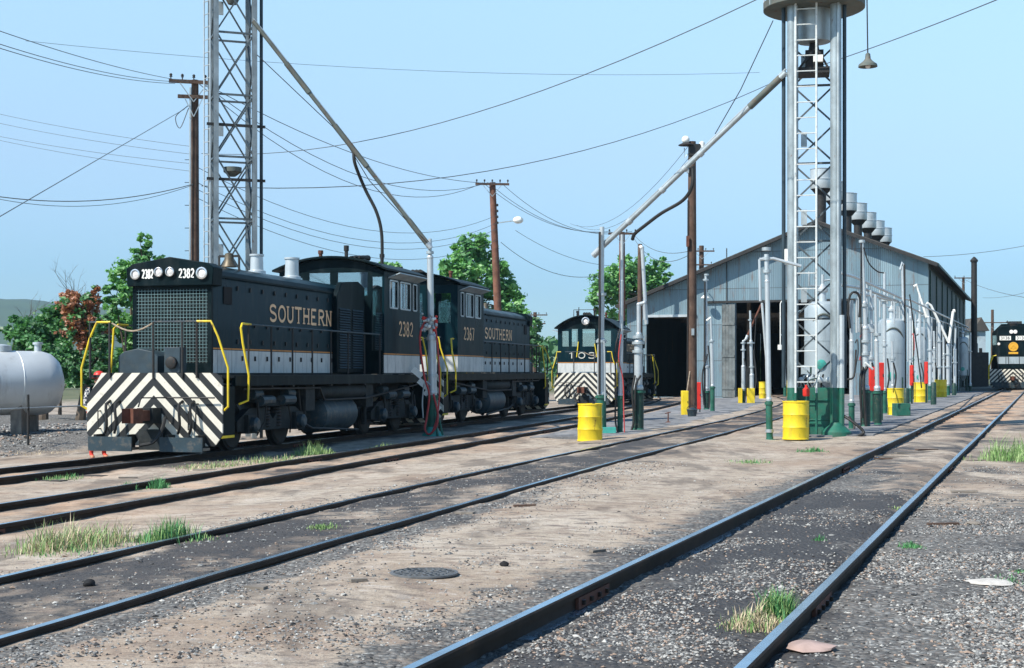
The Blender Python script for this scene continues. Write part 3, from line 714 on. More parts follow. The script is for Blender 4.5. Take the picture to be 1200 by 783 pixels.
# roof: two sheets with overhang and thickness, a fascia under the edge
ov = .75; mb = MB()
for a, b in ((-.55, RX), (RX, W_+.6)):
    za, zb = top(a), top(b)
    mb.prism([(a, -ov, za+.02), (b, -ov, zb+.02), (b, -ov, zb+.17), (a, -ov, za+.17)], (0, LEN+ov+.6, 0), CR)
mb.build('roof', shed, smooth=20)
mb = MB()
for a, b in ((-.55, RX-.02), (RX+.02, W_+.6)):
    mb.bar((a, -ov-.03, top(a)+.02), (b, -ov-.03, top(b)+.02), .05, .2, M['iron'])
mb.bar((W_+.63, -ov, top(W_+.6)+.06), (W_+.63, LEN+.5, top(W_+.6)+.06), .06, .16, M['dgreen']); mb.build('fascia', shed)
# ridge ventilators
for i in range(7):
    px_ = 1217 - 1/[.00400, .00427, .004535, .0048, .00507, .00534, .0056][i]; yy = 1.6 + (23517*[.00400, .00427, .004535, .0048, .00507, .00534, .0056][i] - 94.07)/.938
    v = MB(); zc = RZ
    v.lathe([(.32, zc-.3), (.32, zc+2.0), (.42, zc+2.1), (.62, zc+2.35), (.68, zc+2.38)], (RX, yy, 0), M['iron'], 20)
    v.lathe([(.68, zc+2.38), (.7, zc+2.42), (.7, zc+2.95), (.73, zc+2.97), (.73, zc+3.03), (.7, zc+3.05), (.7, zc+3.62), (.73, zc+3.66), (.6, zc+3.7), (.01, zc+3.78)], (RX, yy, 0), M['silver'], 20)
    v.build('ventilator', shed)
# door leaves, frames, lintels, small features on the facade
mb = MB(); mb.box((D2[0]-.9, -.09, 0), (D2[0]-.05, -.02, D2[3]-.1), M['greywood'])
for z in (.5, 2.6, 4.7): mb.box((D2[0]-.88, -.13, z), (D2[0]-.08, -.092, z+.16), M['greywood'])
for i in range(4): mb.box((D2[0]-.88 + i*.21, -.094, .02), (D2[0]-.87 + i*.21, -.088, D2[3]-.12), M['dark'])
o = mb.build('door', shed); o['label'] = 'weathered grey plank door slid open beside the tall doorway'
mb = MB(); mb.box((D2[0]-2.0, -.14, D2[3]), (D2[1]+.3, -.003, D2[3]+.14), M['iron']); mb.box((D1[0]-.2, -.1, D1[3]), (D1[1]+.2, -.003, D1[3]+.16), M['silver']); mb.build('door_track', shed)
mb = MB(); mb.box((0, -.05, 6.62), (W_, -.003, 6.68), M['iron']) if False else None
mb.box((6.72, -.06, D2[3]-.2), (6.78, -.003, top(6.75)+.9), M['iron'])
mb.tube([(5.5, -.1, 6.9), (5.5, -.5, 7.1), (5.5, -.8, 6.9), (5.5, -.8, 6.75)], .03, M['iron']); mb.build('conduit', shed)
mb = MB(); mb.lathe([(.05, 0), (.08, -.12), (.28, -.3), (.3, -.34)], (5.5, -.8, 6.78), M['white'], 16); o = mb.build('lamp_shade', shed)
# column row and beams inside, seen through the doorways
mb = MB()
for y in range(6, 47, 8):
    for x in (6.9, 13.2): mb.box((x, y, 0), (x+.25, y+.25, top(x)-.2), M['wood'])
    mb.box((.3, y+.02, 5.4), (W_-.3, y+.22, 5.7), M['wood'])
mb.build('frame', shed)
# side wall details: posts, dark windows, downpipe
for y in range(1, 47, 6): mb = MB(); mb.box((W_+.003, y, -.2), (W_+.09, y+.18, ER-.4), M['dgreen']); mb.build('post', shed)
for i in range(5):
    y = 3.2 + i*9
    f = MB(); f.box((W_+.003, y, 1.6), (W_+.05, y+3, 4.2), M['dark']); f.build('window', shed)

# ------------------------------------------------------------ things behind
def lean_building(px0, px1, pyt, Y, label, roofm, wallm, depth=9, pitch=.25, name='storage_shed'):
    x0, x1 = X_at(px0, Y), X_at(px1, Y); zt = EYE + (HY-pyt)/F*Y; g0 = gz((x0+x1)/2, Y, -.2)
    t_ = thing(name, label, 'shed', (x0, Y, g0)); W = x1-x0; H = zt-g0; mb = MB()
    mb.box((0, 0, 0), (W, depth, H*.8), wallm); mb.build('wall', t_)
    mb = MB(); mb.prism([(-.3, -.3, H*.8+.01), (W+.3, -.3, H*.8+.01), (W/2, -.3, H)], (0, depth+.6, 0), roofm); mb.build('roof', t_)
    mb = MB(); mb.box((W*.35, -.03, .05), (W*.65, -.003, H*.55), M['dark']); mb.build('door', t_)
    mb = MB(); mb.box((W*.05, -.03, H*.4), (W*.22, -.003, H*.62), M['dark']); mb.build('window', t_)
    return t_
PB = pbr('pale_blue_siding', (.42, .52, .58), .6, 0, .15, .8, dirt=.3, rust=.1)
lean_building(1143, 1155, 372, 142, 'narrow pale blue shed beside the tall black smokestack', CR, PB, 10)
st = thing('smokestack', 'tall thin black smokestack at the far end of the engine shed', 'smokestack', (X_at(1141.5, 128), 128, gz(40, 128, -.2)))
mb = MB(); H = EYE + (HY-306)/F*128 - gz(40, 128, -.2); mb.lathe([(.30, 0), (.27, H*.5), (.25, H)], (0, 0, 0), M['iron'], 16); mb.build('flue', st)
mb = MB(); mb.lathe([(.3, H-.1), (.34, H), (.34, H+.08), (.1, H+.35), (.01, H+.4)], (0, 0, 0), M['iron'], 16); mb.build('cap', st)
mb = MB(); mb.box((-.3, -.35, 0), (1.2, 1.6, 3.2), M['iron']); mb.build('firebox', st)
# distant hills
mb = MB(); rr = random.Random(5)
for (x0, x1, Y, h, s) in ((-2400, 60, 2600, 250, 1), (-300, 3400, 3300, 70, 2)):
    n = 70; vs = []; fs = []
    for j in range(9):
        for i in range(n+1):
            x = x0 + (x1-x0)*i/n; k = math.sin(math.pi*j/8); e = math.sin(math.pi*min(1, max(0, i/n)))**.5
            hh = h*(.55 + .45*fbm(x, s*100, .0012, 4))*e
            vs.append((x, Y + (j-4)*150, -14 + hh*k))
    fs = [(j*(n+1)+i, j*(n+1)+i+1, (j+1)*(n+1)+i+1, (j+1)*(n+1)+i) for j in range(8) for i in range(n)]
    mb.add(vs, fs, pbr('wooded_hillside', (.045, .075, .035), .9, 0, .3, .01, bump=0))
struct('hills', mb, 60)
# low fence line and tree line far off
def leaf_mat(name, c0, c1, sc_=1.2):
    m = bpy.data.materials.new(name); t = nodes(m); co = N(t, 'ShaderNodeTexCoord').outputs['Object']
    c = mix(t, .45, ramp(t, noise(t, co, sc_, 3, .6), [(.35, c0), (.65, c1)]), ramp(t, noise(t, co, sc_*9, 2, .6), [(.35, c0), (.65, c1)]))
    b = N(t, 'ShaderNodeBsdfDiffuse'); tr = N(t, 'ShaderNodeBsdfTranslucent'); g = N(t, 'ShaderNodeBsdfGlossy', i_Roughness=.5)
    t.links.new(c, b.inputs[0]); t.links.new(mix(t, 1, c, (.9, 1, .5), 'MULTIPLY'), tr.inputs[0])
    a = N(t, 'ShaderNodeMixShader'); a.inputs[0].default_value = .3; t.links.new(b.outputs[0], a.inputs[1]); t.links.new(tr.outputs[0], a.inputs[2])
    a2 = N(t, 'ShaderNodeMixShader'); a2.inputs[0].default_value = .05; t.links.new(a.outputs[0], a2.inputs[1]); t.links.new(g.outputs[0], a2.inputs[2])
    o = N(t, 'ShaderNodeOutputMaterial'); t.links.new(a2.outputs[0], o.inputs[0]); return m
LG = leaf_mat('green_leaves', (.045, .17, .06), (.14, .34, .11)); LB = leaf_mat('fresh_leaves', (.08, .27, .08), (.24, .50, .15)); LD = leaf_mat('dark_leaves', (.03, .11, .045), (.08, .21, .07)); LR = leaf_mat('russet_leaves', (.24, .08, .04), (.42, .18, .09))
BARK = pbr('bark', (.11, .085, .065), .9, 0, .3, 3, bump=.5, bscale=12)
def tree(lobes, base, label, leafs, n=9000, ls=.16, name='tree', group='trees behind the yard', seed=1, trunk=.2):
    """lobes: list of (centre, radii) in world metres; leaves gather on twigs inside each lobe"""
    rr = random.Random(seed); t_ = thing(name, label, 'tree', base, 0, group); B = Vector(base)
    mb = MB(); tot = sum(r[0]*r[2] for c, r in lobes); cr = MB()
    zc = sum(c[2] for c, r in lobes)/len(lobes)
    top_ = max(lobes, key=lambda q: q[0][2]); spine = smooth_path([B, B.lerp(Vector(top_[0]), .5) + Vector((rr.uniform(-.3, .3), 0, 0)), Vector(top_[0])], 5)
    mb.tube(spine, [trunk*(1 - .8*i/(len(spine)-1)) for i in range(len(spine))], BARK, 8)
    for c, r in lobes:
        c = Vector(c); cnt = int(n*r[0]*r[2]/tot); k = max(6, cnt//34)
        st_ = spine[min(len(spine)-1, rr.randint(2, 8))]
        mb.tube([st_, st_.lerp(c, .5) + Vector((0, 0, -.2)), c], [trunk*.4, trunk*.25, trunk*.1], BARK, 5)
        for j in range(k):
            d = Vector((rr.gauss(0, 1), rr.gauss(0, 1), rr.gauss(0, 1))).normalized(); q = rr.random()**.42
            tip = c + Vector((d.x*r[0]*q, d.y*r[1]*q, d.z*r[2]*q)); lm = leafs[0] if rr.random() < .75 or len(leafs) == 1 else rr.choice(leafs[1:])
            if rr.random() < .25: mb.tube([c.lerp(tip, .25), tip], [trunk*.08, .01], BARK, 3, False)
            cs = rr.uniform(.25, .55)*min(r)*.55
            for _ in range(34):
                p = tip + Vector((rr.gauss(0, cs*.55), rr.gauss(0, cs*.55), rr.gauss(0, cs*.42)))
                s = ls*rr.uniform(.6, 1.3); a = Vector((rr.gauss(0, 1), rr.gauss(0, 1), rr.gauss(0, .6))).normalized(); b = a.orthogonal().normalized()
                b = (b + a.cross(b)*rr.uniform(-1, 1)).normalized()
                cr.add([p - a*s*.5, p + b*s*.3, p + a*s*.5, p - b*s*.3], [(0, 1, 2, 3)], lm)
    mb.build('trunk', t_, world=True); cr.build('crown', t_, world=True, smooth=0); return t_
def lob(px, py, rx, ry, Y, dy=0):
    c = P(px, py, Y + dy); s = Y/F; return (tuple(c), (rx*s, rx*s*.9, ry*s))
def gb(px, Y): return (X_at(px, Y), Y, gz(X_at(px, Y), Y, -.2))
tree([lob(165,292,14,20,52), lob(152,325,26,24,52), lob(135,350,18,20,52,-1), lob(172,350,28,30,52,1), lob(140,385,24,22,52), lob(172,400,30,34,52), lob(150,430,28,24,52), lob(185,320,12,24,52)], gb(158,52), 'light green leafy tree rising just behind the nearest diesel', [LB, LG], 13000, .19, seed=3)
tree([lob(45,400,32,34,50), lob(70,375,22,26,50,.5), lob(62,425,34,26,50,-1), lob(20,385,16,20,51)], gb(50,50), 'dark green bushy tree behind the silver tank', [LG, LD], 11000, .17, seed=4)
tree([lob(92,372,24,26,49), lob(110,350,12,16,49), lob(80,352,14,14,49,.5), lob(108,395,18,26,49)], gb(92,49), 'tree with russet brown leaves between tank and diesel', [LR, LG, LG], 6500, .16, seed=5)
tree([lob(118,425,16,36,47), lob(95,440,18,26,47), lob(120,380,10,20,47.5)], gb(112,47), 'low dark green shrub beside the yellow steps of the nearest diesel', [LD, LG], 3600, .16, name='shrub', seed=6)
tree([lob(552,292,22,22,92), lob(540,322,26,26,92,-2), lob(575,318,20,30,92), lob(595,345,20,24,92,1), lob(555,352,40,26,92), lob(520,328,12,16,92), lob(512,345,10,14,92), lob(600,375,24,22,92,-1), lob(570,385,44,26,92)], gb(560,92), 'large green tree behind the second coupled diesel', [LB, LG, LG], 16000, .34, seed=7, trunk=.4)
tree([lob(455,318,16,14,70), lob(440,325,12,10,70), lob(472,330,12,12,70)], gb(455,70), 'small green treetop showing above the cab roof of the nearest diesel', [LB, LG], 3000, .24, seed=8)
tree([lob(622,385,13,18,120), lob(615,405,16,16,120), lob(630,410,12,20,120)], gb(622,120), 'dull green tree at the foot of the distant crossarm pole', [LD, LG], 3200, .34, seed=9)
tree([lob(742,322,26,26,125), lob(715,335,22,26,125,-2), lob(770,320,16,20,125), lob(735,352,44,26,125), lob(700,352,12,14,125), lob(765,345,20,20,125)], gb(740,125), 'pale green tree standing left of the engine shed roof', [LB, LG], 11000, .4, seed=10, trunk=.4)
tree([lob(1205,430,14,14,190), lob(1190,436,12,8,190)], gb(1200,190), 'low dark tree at the right edge beyond the distant diesel', [LD], 1500, .4, seed=12)
# far wood along the horizon at left
tr = MB(); rr = random.Random(21)
for i in range(9000):
    x = rr.uniform(-220, 60); y = 290 + 40*rr.random(); h = (5 + 5*(fbm(x, 0, .05, 3)+.5))*rr.random()**.6; s = rr.uniform(.7, 1.6)
    a = Vector((rr.gauss(0, 1), rr.gauss(0, 1), rr.gauss(0, .6))).normalized(); b = a.orthogonal().normalized(); p = Vector((x, y, -1.2 + h))
    tr.add([p-a*s, p+b*s*.6, p+a*s, p-b*s*.6], [(0,1,2,3)], LD)
tag(tr.build('woods', smooth=0), 'low dark line of woods far behind the yard', 'woods', kind='stuff')
def bare(base, H, label, seed):
    rr = random.Random(seed); t_ = thing('bare_tree', label, 'tree', base, 0, 'leafless trees above the bushes'); mb = MB(); tk = MB()
    def br(p, d, L, r, lv, m):
        pts = [p]; q = p
        for i in range(3):
            d = (d + Vector((rr.gauss(0, .1), rr.gauss(0, .1), .05))).normalized(); q = q + d*L/3; pts.append(q)
        m.tube(pts, [r, r*.85, r*.7, r*.55], BARK, 4, False)
        if lv < 5:
            for _ in range(3 if lv < 3 else 2):
                a = pts[rr.randint(1, 3)]; nd = (d + Vector((rr.gauss(0, .5), rr.gauss(0, .5), rr.gauss(.1, .25)))).normalized()
                br(a, nd, L*rr.uniform(.5, .75), r*.5, lv+1, mb)
    br(Vector(base), Vector((0, 0, 1)), H*.5, .09, 0, tk)
    tk.build('trunk', t_, world=True); mb.build('branches', t_, world=True); return t_
bare(gb(95, 56), 6.0, 'leafless tree reaching highest above the russet bush', 3); bare(gb(48, 56), 5.2, 'leafless tree above the dark bush behind the silver tank', 9)
bare(gb(20, 57), 4.4, 'leafless tree at the far left edge', 12); bare(gb(70, 58), 5.0, 'thin leafless tree between two taller bare ones', 15)

# ------------------------------------------------------------ silver storage tank on cradles and wire fence
def axis_tank():
    a, b = P(-45, 449, 36.0), P(47, 449, 37.2); r = 38/F*36.6; d = (b-a).normalized(); L = (b-a).length
    t_ = thing('storage_tank', 'large horizontal silver storage tank with domed end on gravel', 'storage tank', tuple(a))
    mb = MB(); prof = [(0.001, -.5), (r*.5, -.42), (r*.85, -.22), (r, 0), (r, L*.33), (r+.01, L*.335), (r, L*.34), (r, L*.66), (r+.01, L*.665), (r, L*.67), (r, L), (r*.93, L+.22), (r*.74, L+.40), (r*.42, L+.52), (.001, L+.56)]
    mb.lathe(prof, (0, 0, 0), M['tankw'], 40, d); mb.build('shell', t_)
    for q in (.2, .8):
        c = d*L*q; mb = MB(); mb.box((c.x-.14, -r*.8+c.y, -1.35), (c.x+.14, r*.8+c.y, -r*.62), M['wood']); mb.build('cradle', t_)
    mb = MB(); c = d*L*.97; mb.lathe([(.09, 0), (.09, .2), (.13, .2), (.13, .26), (.02, .27)], c + Vector((0, 0, r-.03)), M['silver'], 12); c = d*L*.5; mb.lathe([(.25, 0), (.25, .16), (.02, .2)], c + Vector((0, 0, r-.03)), M['silver'], 16); mb.build('hatch', t_)
    mb = MB(); c = d*L*.56; mb.tube([(c.x, c.y-r*.93, .3), (c.x+.05, c.y-r-.1, .25), (c.x+.05, c.y-r-.1, .1), (c.x-.05, c.y-r-.05, .05)], .025, M['iron']); mb.build('hook', t_)
axis_tank()
fn = thing('wire_fence', 'low fence of thin posts and a single pipe rail before the silver tank', 'fence', tuple(G(33, 512)))
for px, Y in ((-40, 31), (33, 33.4), (105, 36)):
    x = X_at(px, Y); mb = MB(); mb.tube([(x, Y, gz(x, Y, -.2)), (x, Y, gz(x, Y)+1.2)], .03, M['iron'], 6); mb.build('post', fn, world=True)
mb = MB(); pts = [(X_at(px, Y), Y, gz(X_at(px, Y), Y) + .88) for px, Y in ((-40, 31), (33, 33.4), (105, 36), (160, 39))]; mb.tube(pts, .018, M['galv'], 6); mb.build('rail', fn, world=True)

# ------------------------------------------------------------ haze
hz_ = MB(); hm = bpy.data.materials.new('thin_haze'); t = nodes(hm); pv = N(t, 'ShaderNodeVolumePrincipled'); pv.inputs['Density'].default_value = .00014; pv.inputs['Color'].default_value = (.55, .80, 1, 1); pv.inputs['Anisotropy'].default_value = .2
o_ = N(t, 'ShaderNodeOutputMaterial'); t.links.new(pv.outputs[0], o_.inputs['Volume'])
hz_.box((-6100, -70, -17), (6100, 5100, 300), hm); tag(hz_.build('haze', smooth=0), 'thin pale haze filling the air over the yard and hills', 'haze', kind='stuff')
# ------------------------------------------------------------ yard switchers
def build(mb, name, par, **k): return mb.build(name, par, **k)
def truck(root, yc, heavy=True):
    t = thing_part('truck', root, (0, yc, 0))
    f = MB()
    for sg in (-1, 1):
        x = sg*1.04
        f.prism([(x, -1.75, .42), (x, -1.75, .62), (x, -1.2, .86), (x, -.35, .88), (x, 0, .62), (x, .35, .88), (x, 1.2, .86), (x, 1.75, .62), (x, 1.75, .42), (x, 1.2, .36), (x, .5, .40), (x, -.5, .40), (x, -1.2, .36)], (sg*.16, 0, 0), M['frame'])
        f.box((x-.02*sg, -.5, .9), (x+.2*sg, .5, 1.0), M['frame'])
        for q in (-.28, .28):
            for z in range(6): f.lathe([(.1, .46+z*.07), (.12, .48+z*.07), (.12, .5+z*.07), (.1, .52+z*.07)], (x+.1*sg, q, 0), M['iron'], 10)
        for q in (-1.22, 1.22):
            f.box((x+.02*sg, q-.2, .36), (x+.25*sg, q+.2, .74), M['frame']); f.lathe([(.15, 0), (.15, .1), (.1, .14)], (x+.25*sg if sg > 0 else x-.25, q, .54), M['bluegrey'], 12, (sg, 0, 0))
            f.tube([(x+.2*sg, q+.35, 1.0), (x+.24*sg, q+.35, .55), (x+.1*sg, q+.5, .35)], .03, M['iron'], 6)
            f.lathe([(.11, -.3), (.11, .3)], (x+.24*sg, q*.45, 1.02), M['bluegrey'], 10, (0, 1, 0))
            f.tube([(x+.26*sg, q*.45, 1.0), (x+.28*sg, q*.55, .6), (x+.18*sg, q*.7, .3)], .018, M['rubber'], 6)
        f.box((x-.03*sg, -1.95, .3), (x+.06*sg, -1.8, 1.1), M['frame']); f.box((x-.03*sg, 1.8, .3), (x+.06*sg, 1.95, 1.1), M['frame'])
    f.box((-.9, -.3, .5), (.9, .3, .8), M['frame']); f.build('side_frame', t)
    for q in (-1.22, 1.22):
        w_ = MB()
        for sg in (-1, 1): w_.lathe([(.2, 0), (.44, .01), (.46, .03), (.50, .04), (.51, .115), (.55, .135), (.55, .16), (.2, .16)], (sg*(.86), q, .51), M['iron'], 24, (-sg, 0, 0))
        w_.lathe([(.09, -.85), (.09, .85)], (0, q, .51), M['iron'], 12, (1, 0, 0)); w_.build('wheelset', t)
    return t
def thing_part(name, parent, loc):
    o = bpy.data.objects.new(name, None); sc.collection.objects.link(o); o.parent = parent; o.location = loc; o.empty_display_size = .2
    MW[o.name] = MW[parent.name] @ Matrix.Translation(Vector(loc)); return o
def coupler(root, y, s):
    c = MB(); c.box((-.17, y, .62), (.17, y+s*.35, .92), M['frame']); c.box((-.11, y+s*.35, .68), (.11, y+s*.7, .88), M['rust'])
    c.prism([(-.12, y+s*.66, .64), (.13, y+s*.66, .64), (.16, y+s*.86, .64), (.09, y+s*.95, .64), (.02, y+s*.80, .64), (-.07, y+s*.78, .64), (-.17, y+s*.92, .64), (-.19, y+s*.76, .64)], (0, 0, .28), M['rust'])
    c.tube([(.0, y+s*.6, .95), (.0, y+s*.5, 1.12), (.35, y+s*.12, 1.12), (1.35, y+s*.1, 1.12)], .016, M['iron'], 6)
    c.build('coupler', root)
    h = MB()
    for x0 in (-.95, -.75, .62, .86): h.tube(smooth_path([(x0, y, 1.05), (x0, y+s*.16, .95), (x0+.03, y+s*.18, .6), (x0-.05, y+s*.1, .42)], 4), .028, M['rubber'], 7)
    h.tube(smooth_path([(.3, y+s*.1, .75), (.38, y+s*.4, .5), (.32, y+s*.62, .28), (.1, y+s*.72, .22)], 5), .035, M['rubber'], 7); h.build('air_hose', root)
def pilot(root, y, s, mat, wide=1.46, ztop=1.60, zbot=.28, steps=True):
    p = MB(); a, b = wide, .98
    poly = [(-a, y, zbot+.12), (-a+.16, y, zbot-.1), (a-.16, y, zbot-.1), (a, y, zbot+.12), (a, y, ztop-.14), (a-.02, y, ztop-.1) , (a-.14, y, ztop), (-a+.32, y, ztop), (-a, y, ztop-.5)]
    if s > 0: poly = [(-x, yy, z) for x, yy, z in poly]
    p.prism(poly, (0, -s*.04, 0), mat); p.build('pilot', root)
    fb = MB()
    for x0, x1 in ((-1.24, -.3), (.3, 1.2)):
        fb.box((x0, y, .1), (x1, y+s*.30, .15), M['wood']); fb.box((x0, y+s*.30, .08), (x1, y+s*.33, .36), M['bluegrey']); fb.box((x0+.1, y, .12), (x0+.16, y+s*.3, .4), M['frame']); fb.box((x1-.16, y, .12), (x1-.1, y+s*.3, .4), M['frame'])
    fb.box((-.26, y, .1), (.26, y+s*.12, .5), M['frame']); fb.build('footboard', root)
    gl = MB()
    for x in (-1.0, .95):
        gl.tube([(x-.0, y, .5), (x, y+s*.1, .5), (x, y+s*.1, 1.0), (x, y, 1.0)], .014, M['iron'], 6)
        gl.tube([(x-.16, y, .5), (x-.16, y+s*.1, .5), (x-.16, y+s*.1, .85), (x-.16, y, .85)], .014, M['iron'], 6)
    gl.build('grab_iron', root)
def steps(root, y, s, xs):
    st = MB(); x0, x1 = sorted((xs*.98, xs*1.40))
    for z in (.36, .70, 1.04, 1.36): st.box((x0, y-s*.05, z), (x1, y-s*.52, z+.035), M['frame'])
    st.box((x1 if xs < 0 else x0-.03, y-s*.05, .30), ((x1 if xs < 0 else x0)+.0+(.03 if xs < 0 else 0), y-s*.55, 1.45), M['black'])
    st.box((xs*1.405, y-s*.05, .385), (xs*1.435, y-s*.6, 1.335), M['black']); st.box((x0, y-s*.56, .32), (x1, y-s*.59, 1.45), M['black']); st.box((xs*1.405, y-s*.04, .33), (xs*1.43, y-s*.6, .38), M['yellow'])
    st.build('step', root)
def grab(root, pts, r=.023, m=None, name='handrail', label='yellow handrail'):
    g = MB(); g.tube(smooth_path(pts, 3) if False else pts, r, m or M['yellow'], 8); o = g.build(name, root)
    return o
def switcher(name, label, num, root_loc, rz, L=13.7, cab=(9.3, 12.2), hw=.87, hz=3.72, stripe='stripes', lettered=True, far_simple=False, cab_top=4.22, arch=.34, detail=True):
    r = thing(name, label, 'locomotive', root_loc, rz, 'black diesel switching locomotives')
    d = MB(); d.box((-1.42, .06, 1.50), (1.42, L-.06, 1.56), M['frame']); d.box((-1.44, .62, 1.34), (-1.36, L-.62, 1.54), M['black']); d.box((1.36, .62, 1.34), (1.44, L-.62, 1.54), M['black'])
    d.box((-.7, .3, .95), (.7, L-.3, 1.495), M['frame']); d.build('underframe', r)
    pilot(r, 0, -1, M[stripe]); pilot(r, L, 1, M[stripe])
    for xs in (-1, 1): steps(r, 0, -1, xs); steps(r, L, 1, xs)
    coupler(r, 0, -1); coupler(r, L, 1)
    for yc in (2.95, L-2.95): truck(r, yc)
    # tank, reservoirs, battery boxes and pipes between the trucks
    t = MB(); yc = L/2
    t.lathe([(.001, -1.1), (.3, -1.08), (.42, -1.0), (.42, 1.0), (.3, 1.08), (.001, 1.1)], (.86, yc, .62), M['bluegrey'], 20, (0, 1, 0)); t.lathe([(.001, -1.1), (.3, -1.08), (.42, -1.0), (.42, 1.0), (.3, 1.08), (.001, 1.1)], (-.86, yc, .62), M['bluegrey'], 20, (0, 1, 0))
    t.box((-.5, yc-1.1, .3), (.5, yc+1.1, .94), M['frame']); t.build('fuel_tank', r)
    t = MB()
    for sg in (-1, 1): t.lathe([(.001, -1.55), (.12, -1.52), (.17, -1.45), (.17, 1.45), (.12, 1.52), (.001, 1.55)], (sg*1.16, yc, 1.16), M['frame'], 14, (0, 1, 0))
    t.build('air_reservoir', r)
    t = MB()
    for sg in (-1, 1):
        for yy in (yc-2.1, yc+1.75): t.box((sg*.8, yy-.25, .75), (sg*1.3, yy+.28, 1.32), M['frame'])
        t.tube([(sg*1.33, 1.2, 1.28), (sg*1.33, yc-1.6, 1.26), (sg*1.36, yc-1.4, .98), (sg*1.36, yc+1.4, .98), (sg*1.33, L-1.4, 1.28)], .025, M['iron'], 6)
        t.tube([(sg*1.2, 4.3, 1.3), (sg*1.2, 4.5, .5), (sg*1.2, 5.1, .34), (sg*1.2, yc+1.2, .2)], .03, M['iron'], 6)
        for yy in (2.1, 3.8, L-3.8, L-2.1): t.lathe([(.11, -.2), (.11, .2)], (sg*1.18, yy, 1.16), M['bluegrey'], 10, (0, 1, 0))
    t.build('air_pipe', r)
    # hood
    y0, y1 = .8, cab[0]
    pr = [(-hw, hz-.16), (-hw, 1.565), (hw, 1.565), (hw, hz-.16), (hw-.05, hz-.06), (hw-.16, hz), (.4, hz+.1), (0, hz+.13), (-.4, hz+.1), (-hw+.16, hz), (-hw+.05, hz-.06)]
    h = MB(); h.prism([(x, y0, z) for x, z in pr], (0, y1-y0-.005, 0), M['band']); h.build('hood', r, smooth=30)
    # nose: visor, grille, lamps
    v = MB(); vz = hz-.38
    v.prism([(-hw-.07, y0-.17, vz), (hw+.07, y0-.17, vz), (hw+.09, y0-.17, hz-.02), (hw-.06, y0-.17, hz+.07), (0, y0-.17, hz+.2), (-hw+.06, y0-.17, hz+.07), (-hw-.09, y0-.17, hz-.02)], (0, .42, 0), M['black'])
    v.build('visor', r, bevel=.015)
    g = MB(); gx, g0, g1 = hw-.09, 1.80, hz-.44
    g.box((-gx, y0-.012, g0), (gx, y0-.004, g1), M['dark'])  # near-black sheet stands in for the shaded recess behind the wires
    g.box((-hw, y0-.07, g1), (hw, y0-.003, g1+.06), M['black']); g.box((-hw, y0-.07, 1.58), (hw, y0-.003, g0-.004), M['black']); g.box((-hw-.003, y0-.07, g0-.004), (-gx, y0-.003, g1-.002), M['black']); g.box((gx, y0-.07, g0-.004), (hw+.003, y0-.003, g1-.002), M['black'])
    nb = 34
    for i in range(nb): 
        z = g0 + (g1-g0)*(i+.5)/nb; g.add([(-gx, y0-.03, z-.012), (gx, y0-.03, z-.012), (gx, y0-.014, z+.012), (-gx, y0-.014, z+.012)], [(0,1,2,3)], M['black'])
    gm = M['grillewire']
    for i in range(22): x = -gx + 2*gx*(i+.5)/22; g.box((x-.005, y0-.058, g0), (x+.005, y0-.05, g1), gm)
    for i in range(22): z = g0 + (g1-g0)*(i+.5)/22; g.box((-gx, y0-.067, z-.005), (gx, y0-.059, z+.005), gm)
    g.build('grille', r, smooth=0)
    yv = y0-.175; lz = hz-.14
    for x, rad in ((-.74, .105), (.72, .12)):
        m_ = MB(); m_.lathe([(rad, 0), (rad, .04), (rad*.78, .045), (rad*.7, .01)], (x, yv, lz), M['chrome'], 24, (0, -1, 0)); m_.lathe([(rad*.7, .012), (rad*.4, .03), (.001, .035)], (x, yv, lz), M['lens'], 20, (0, -1, 0)); m_.build('class_lamp', r)
    for x in (-.22, .03):
        m_ = MB(); m_.lathe([(.095, 0), (.095, .05), (.08, .055), (.075, .02)], (x, yv, lz+.035), M['chrome'], 24, (0, -1, 0)); m_.lathe([(.075, .022), (.04, .045), (.001, .05)], (x, yv, lz+.035), M['lens'], 20, (0, -1, 0)); m_.build('headlight', r)
    n_ = MB(); lettering(n_, num, (-.60, yv-.004, lz-.085), (1, 0, 0), (0, 0, 1), .25, .18, M['white'], .17); n_.build('number_board', r, smooth=0); n_ = MB(); lettering(n_, num, (.21, yv-.004, lz-.085), (1, 0, 0), (0, 0, 1), .34, .18, M['white'], .17); n_.build('number_board', r, smooth=0)
    if lettered:
        for sg in (-1, 1):
            n_ = MB(); wdt = 3.62; ym = 5.3
            lettering(n_, 'SOUTHERN', (sg*(hw+.006), ym - sg*wdt/2, 2.73), (0, sg, 0), (0, 0, 1), wdt, .36, M['orange'], .17, True, .86); n_.build('lettering', r, smooth=0)
    # hood doors: hinges, latches, louvres, vent box
    h = MB()
    for sg in (-1, 1):
        X = sg*(hw+.003)
        for i in range(9):
            y = 1.9 + i*.62
            if y > cab[0]-2.3: break
            for z in (2.2, 3.3): h.box((X, y-.03, z), (X+sg*.02, y+.03, z+.09), M['iron'])
            h.box((X, y+.2, 1.85), (X+sg*.03, y+.23, 1.95), M['iron']); h.box((X, y+.18, 2.55), (X+sg*.03, y+.24, 2.6), M['iron'])
        h.box((X, 1.25, 3.0), (X+sg*.015, 1.62, 3.35), M['dark'])
        h.box((X, .9, hz-.2), (X+sg*.03, cab[0]-2.2, hz-.16), M['black'])
    h.build('door_latch', r)
    lb = MB(); c0, c1 = cab[0]-2.15, cab[0]-.25
    for sg in (1,):
        xo, xi = sg*(hw+.14), sg*(hw+.004)
        prof = [(c0, 1.60), (c1, 1.60), (c1, hz+.05), (c1-.45, hz+.18), (c0+.3, hz+.1), (c0, hz-.25)]
        lb.prism([(xi, a, b) for a, b in prof], (xo-xi, 0, 0), M['black'])
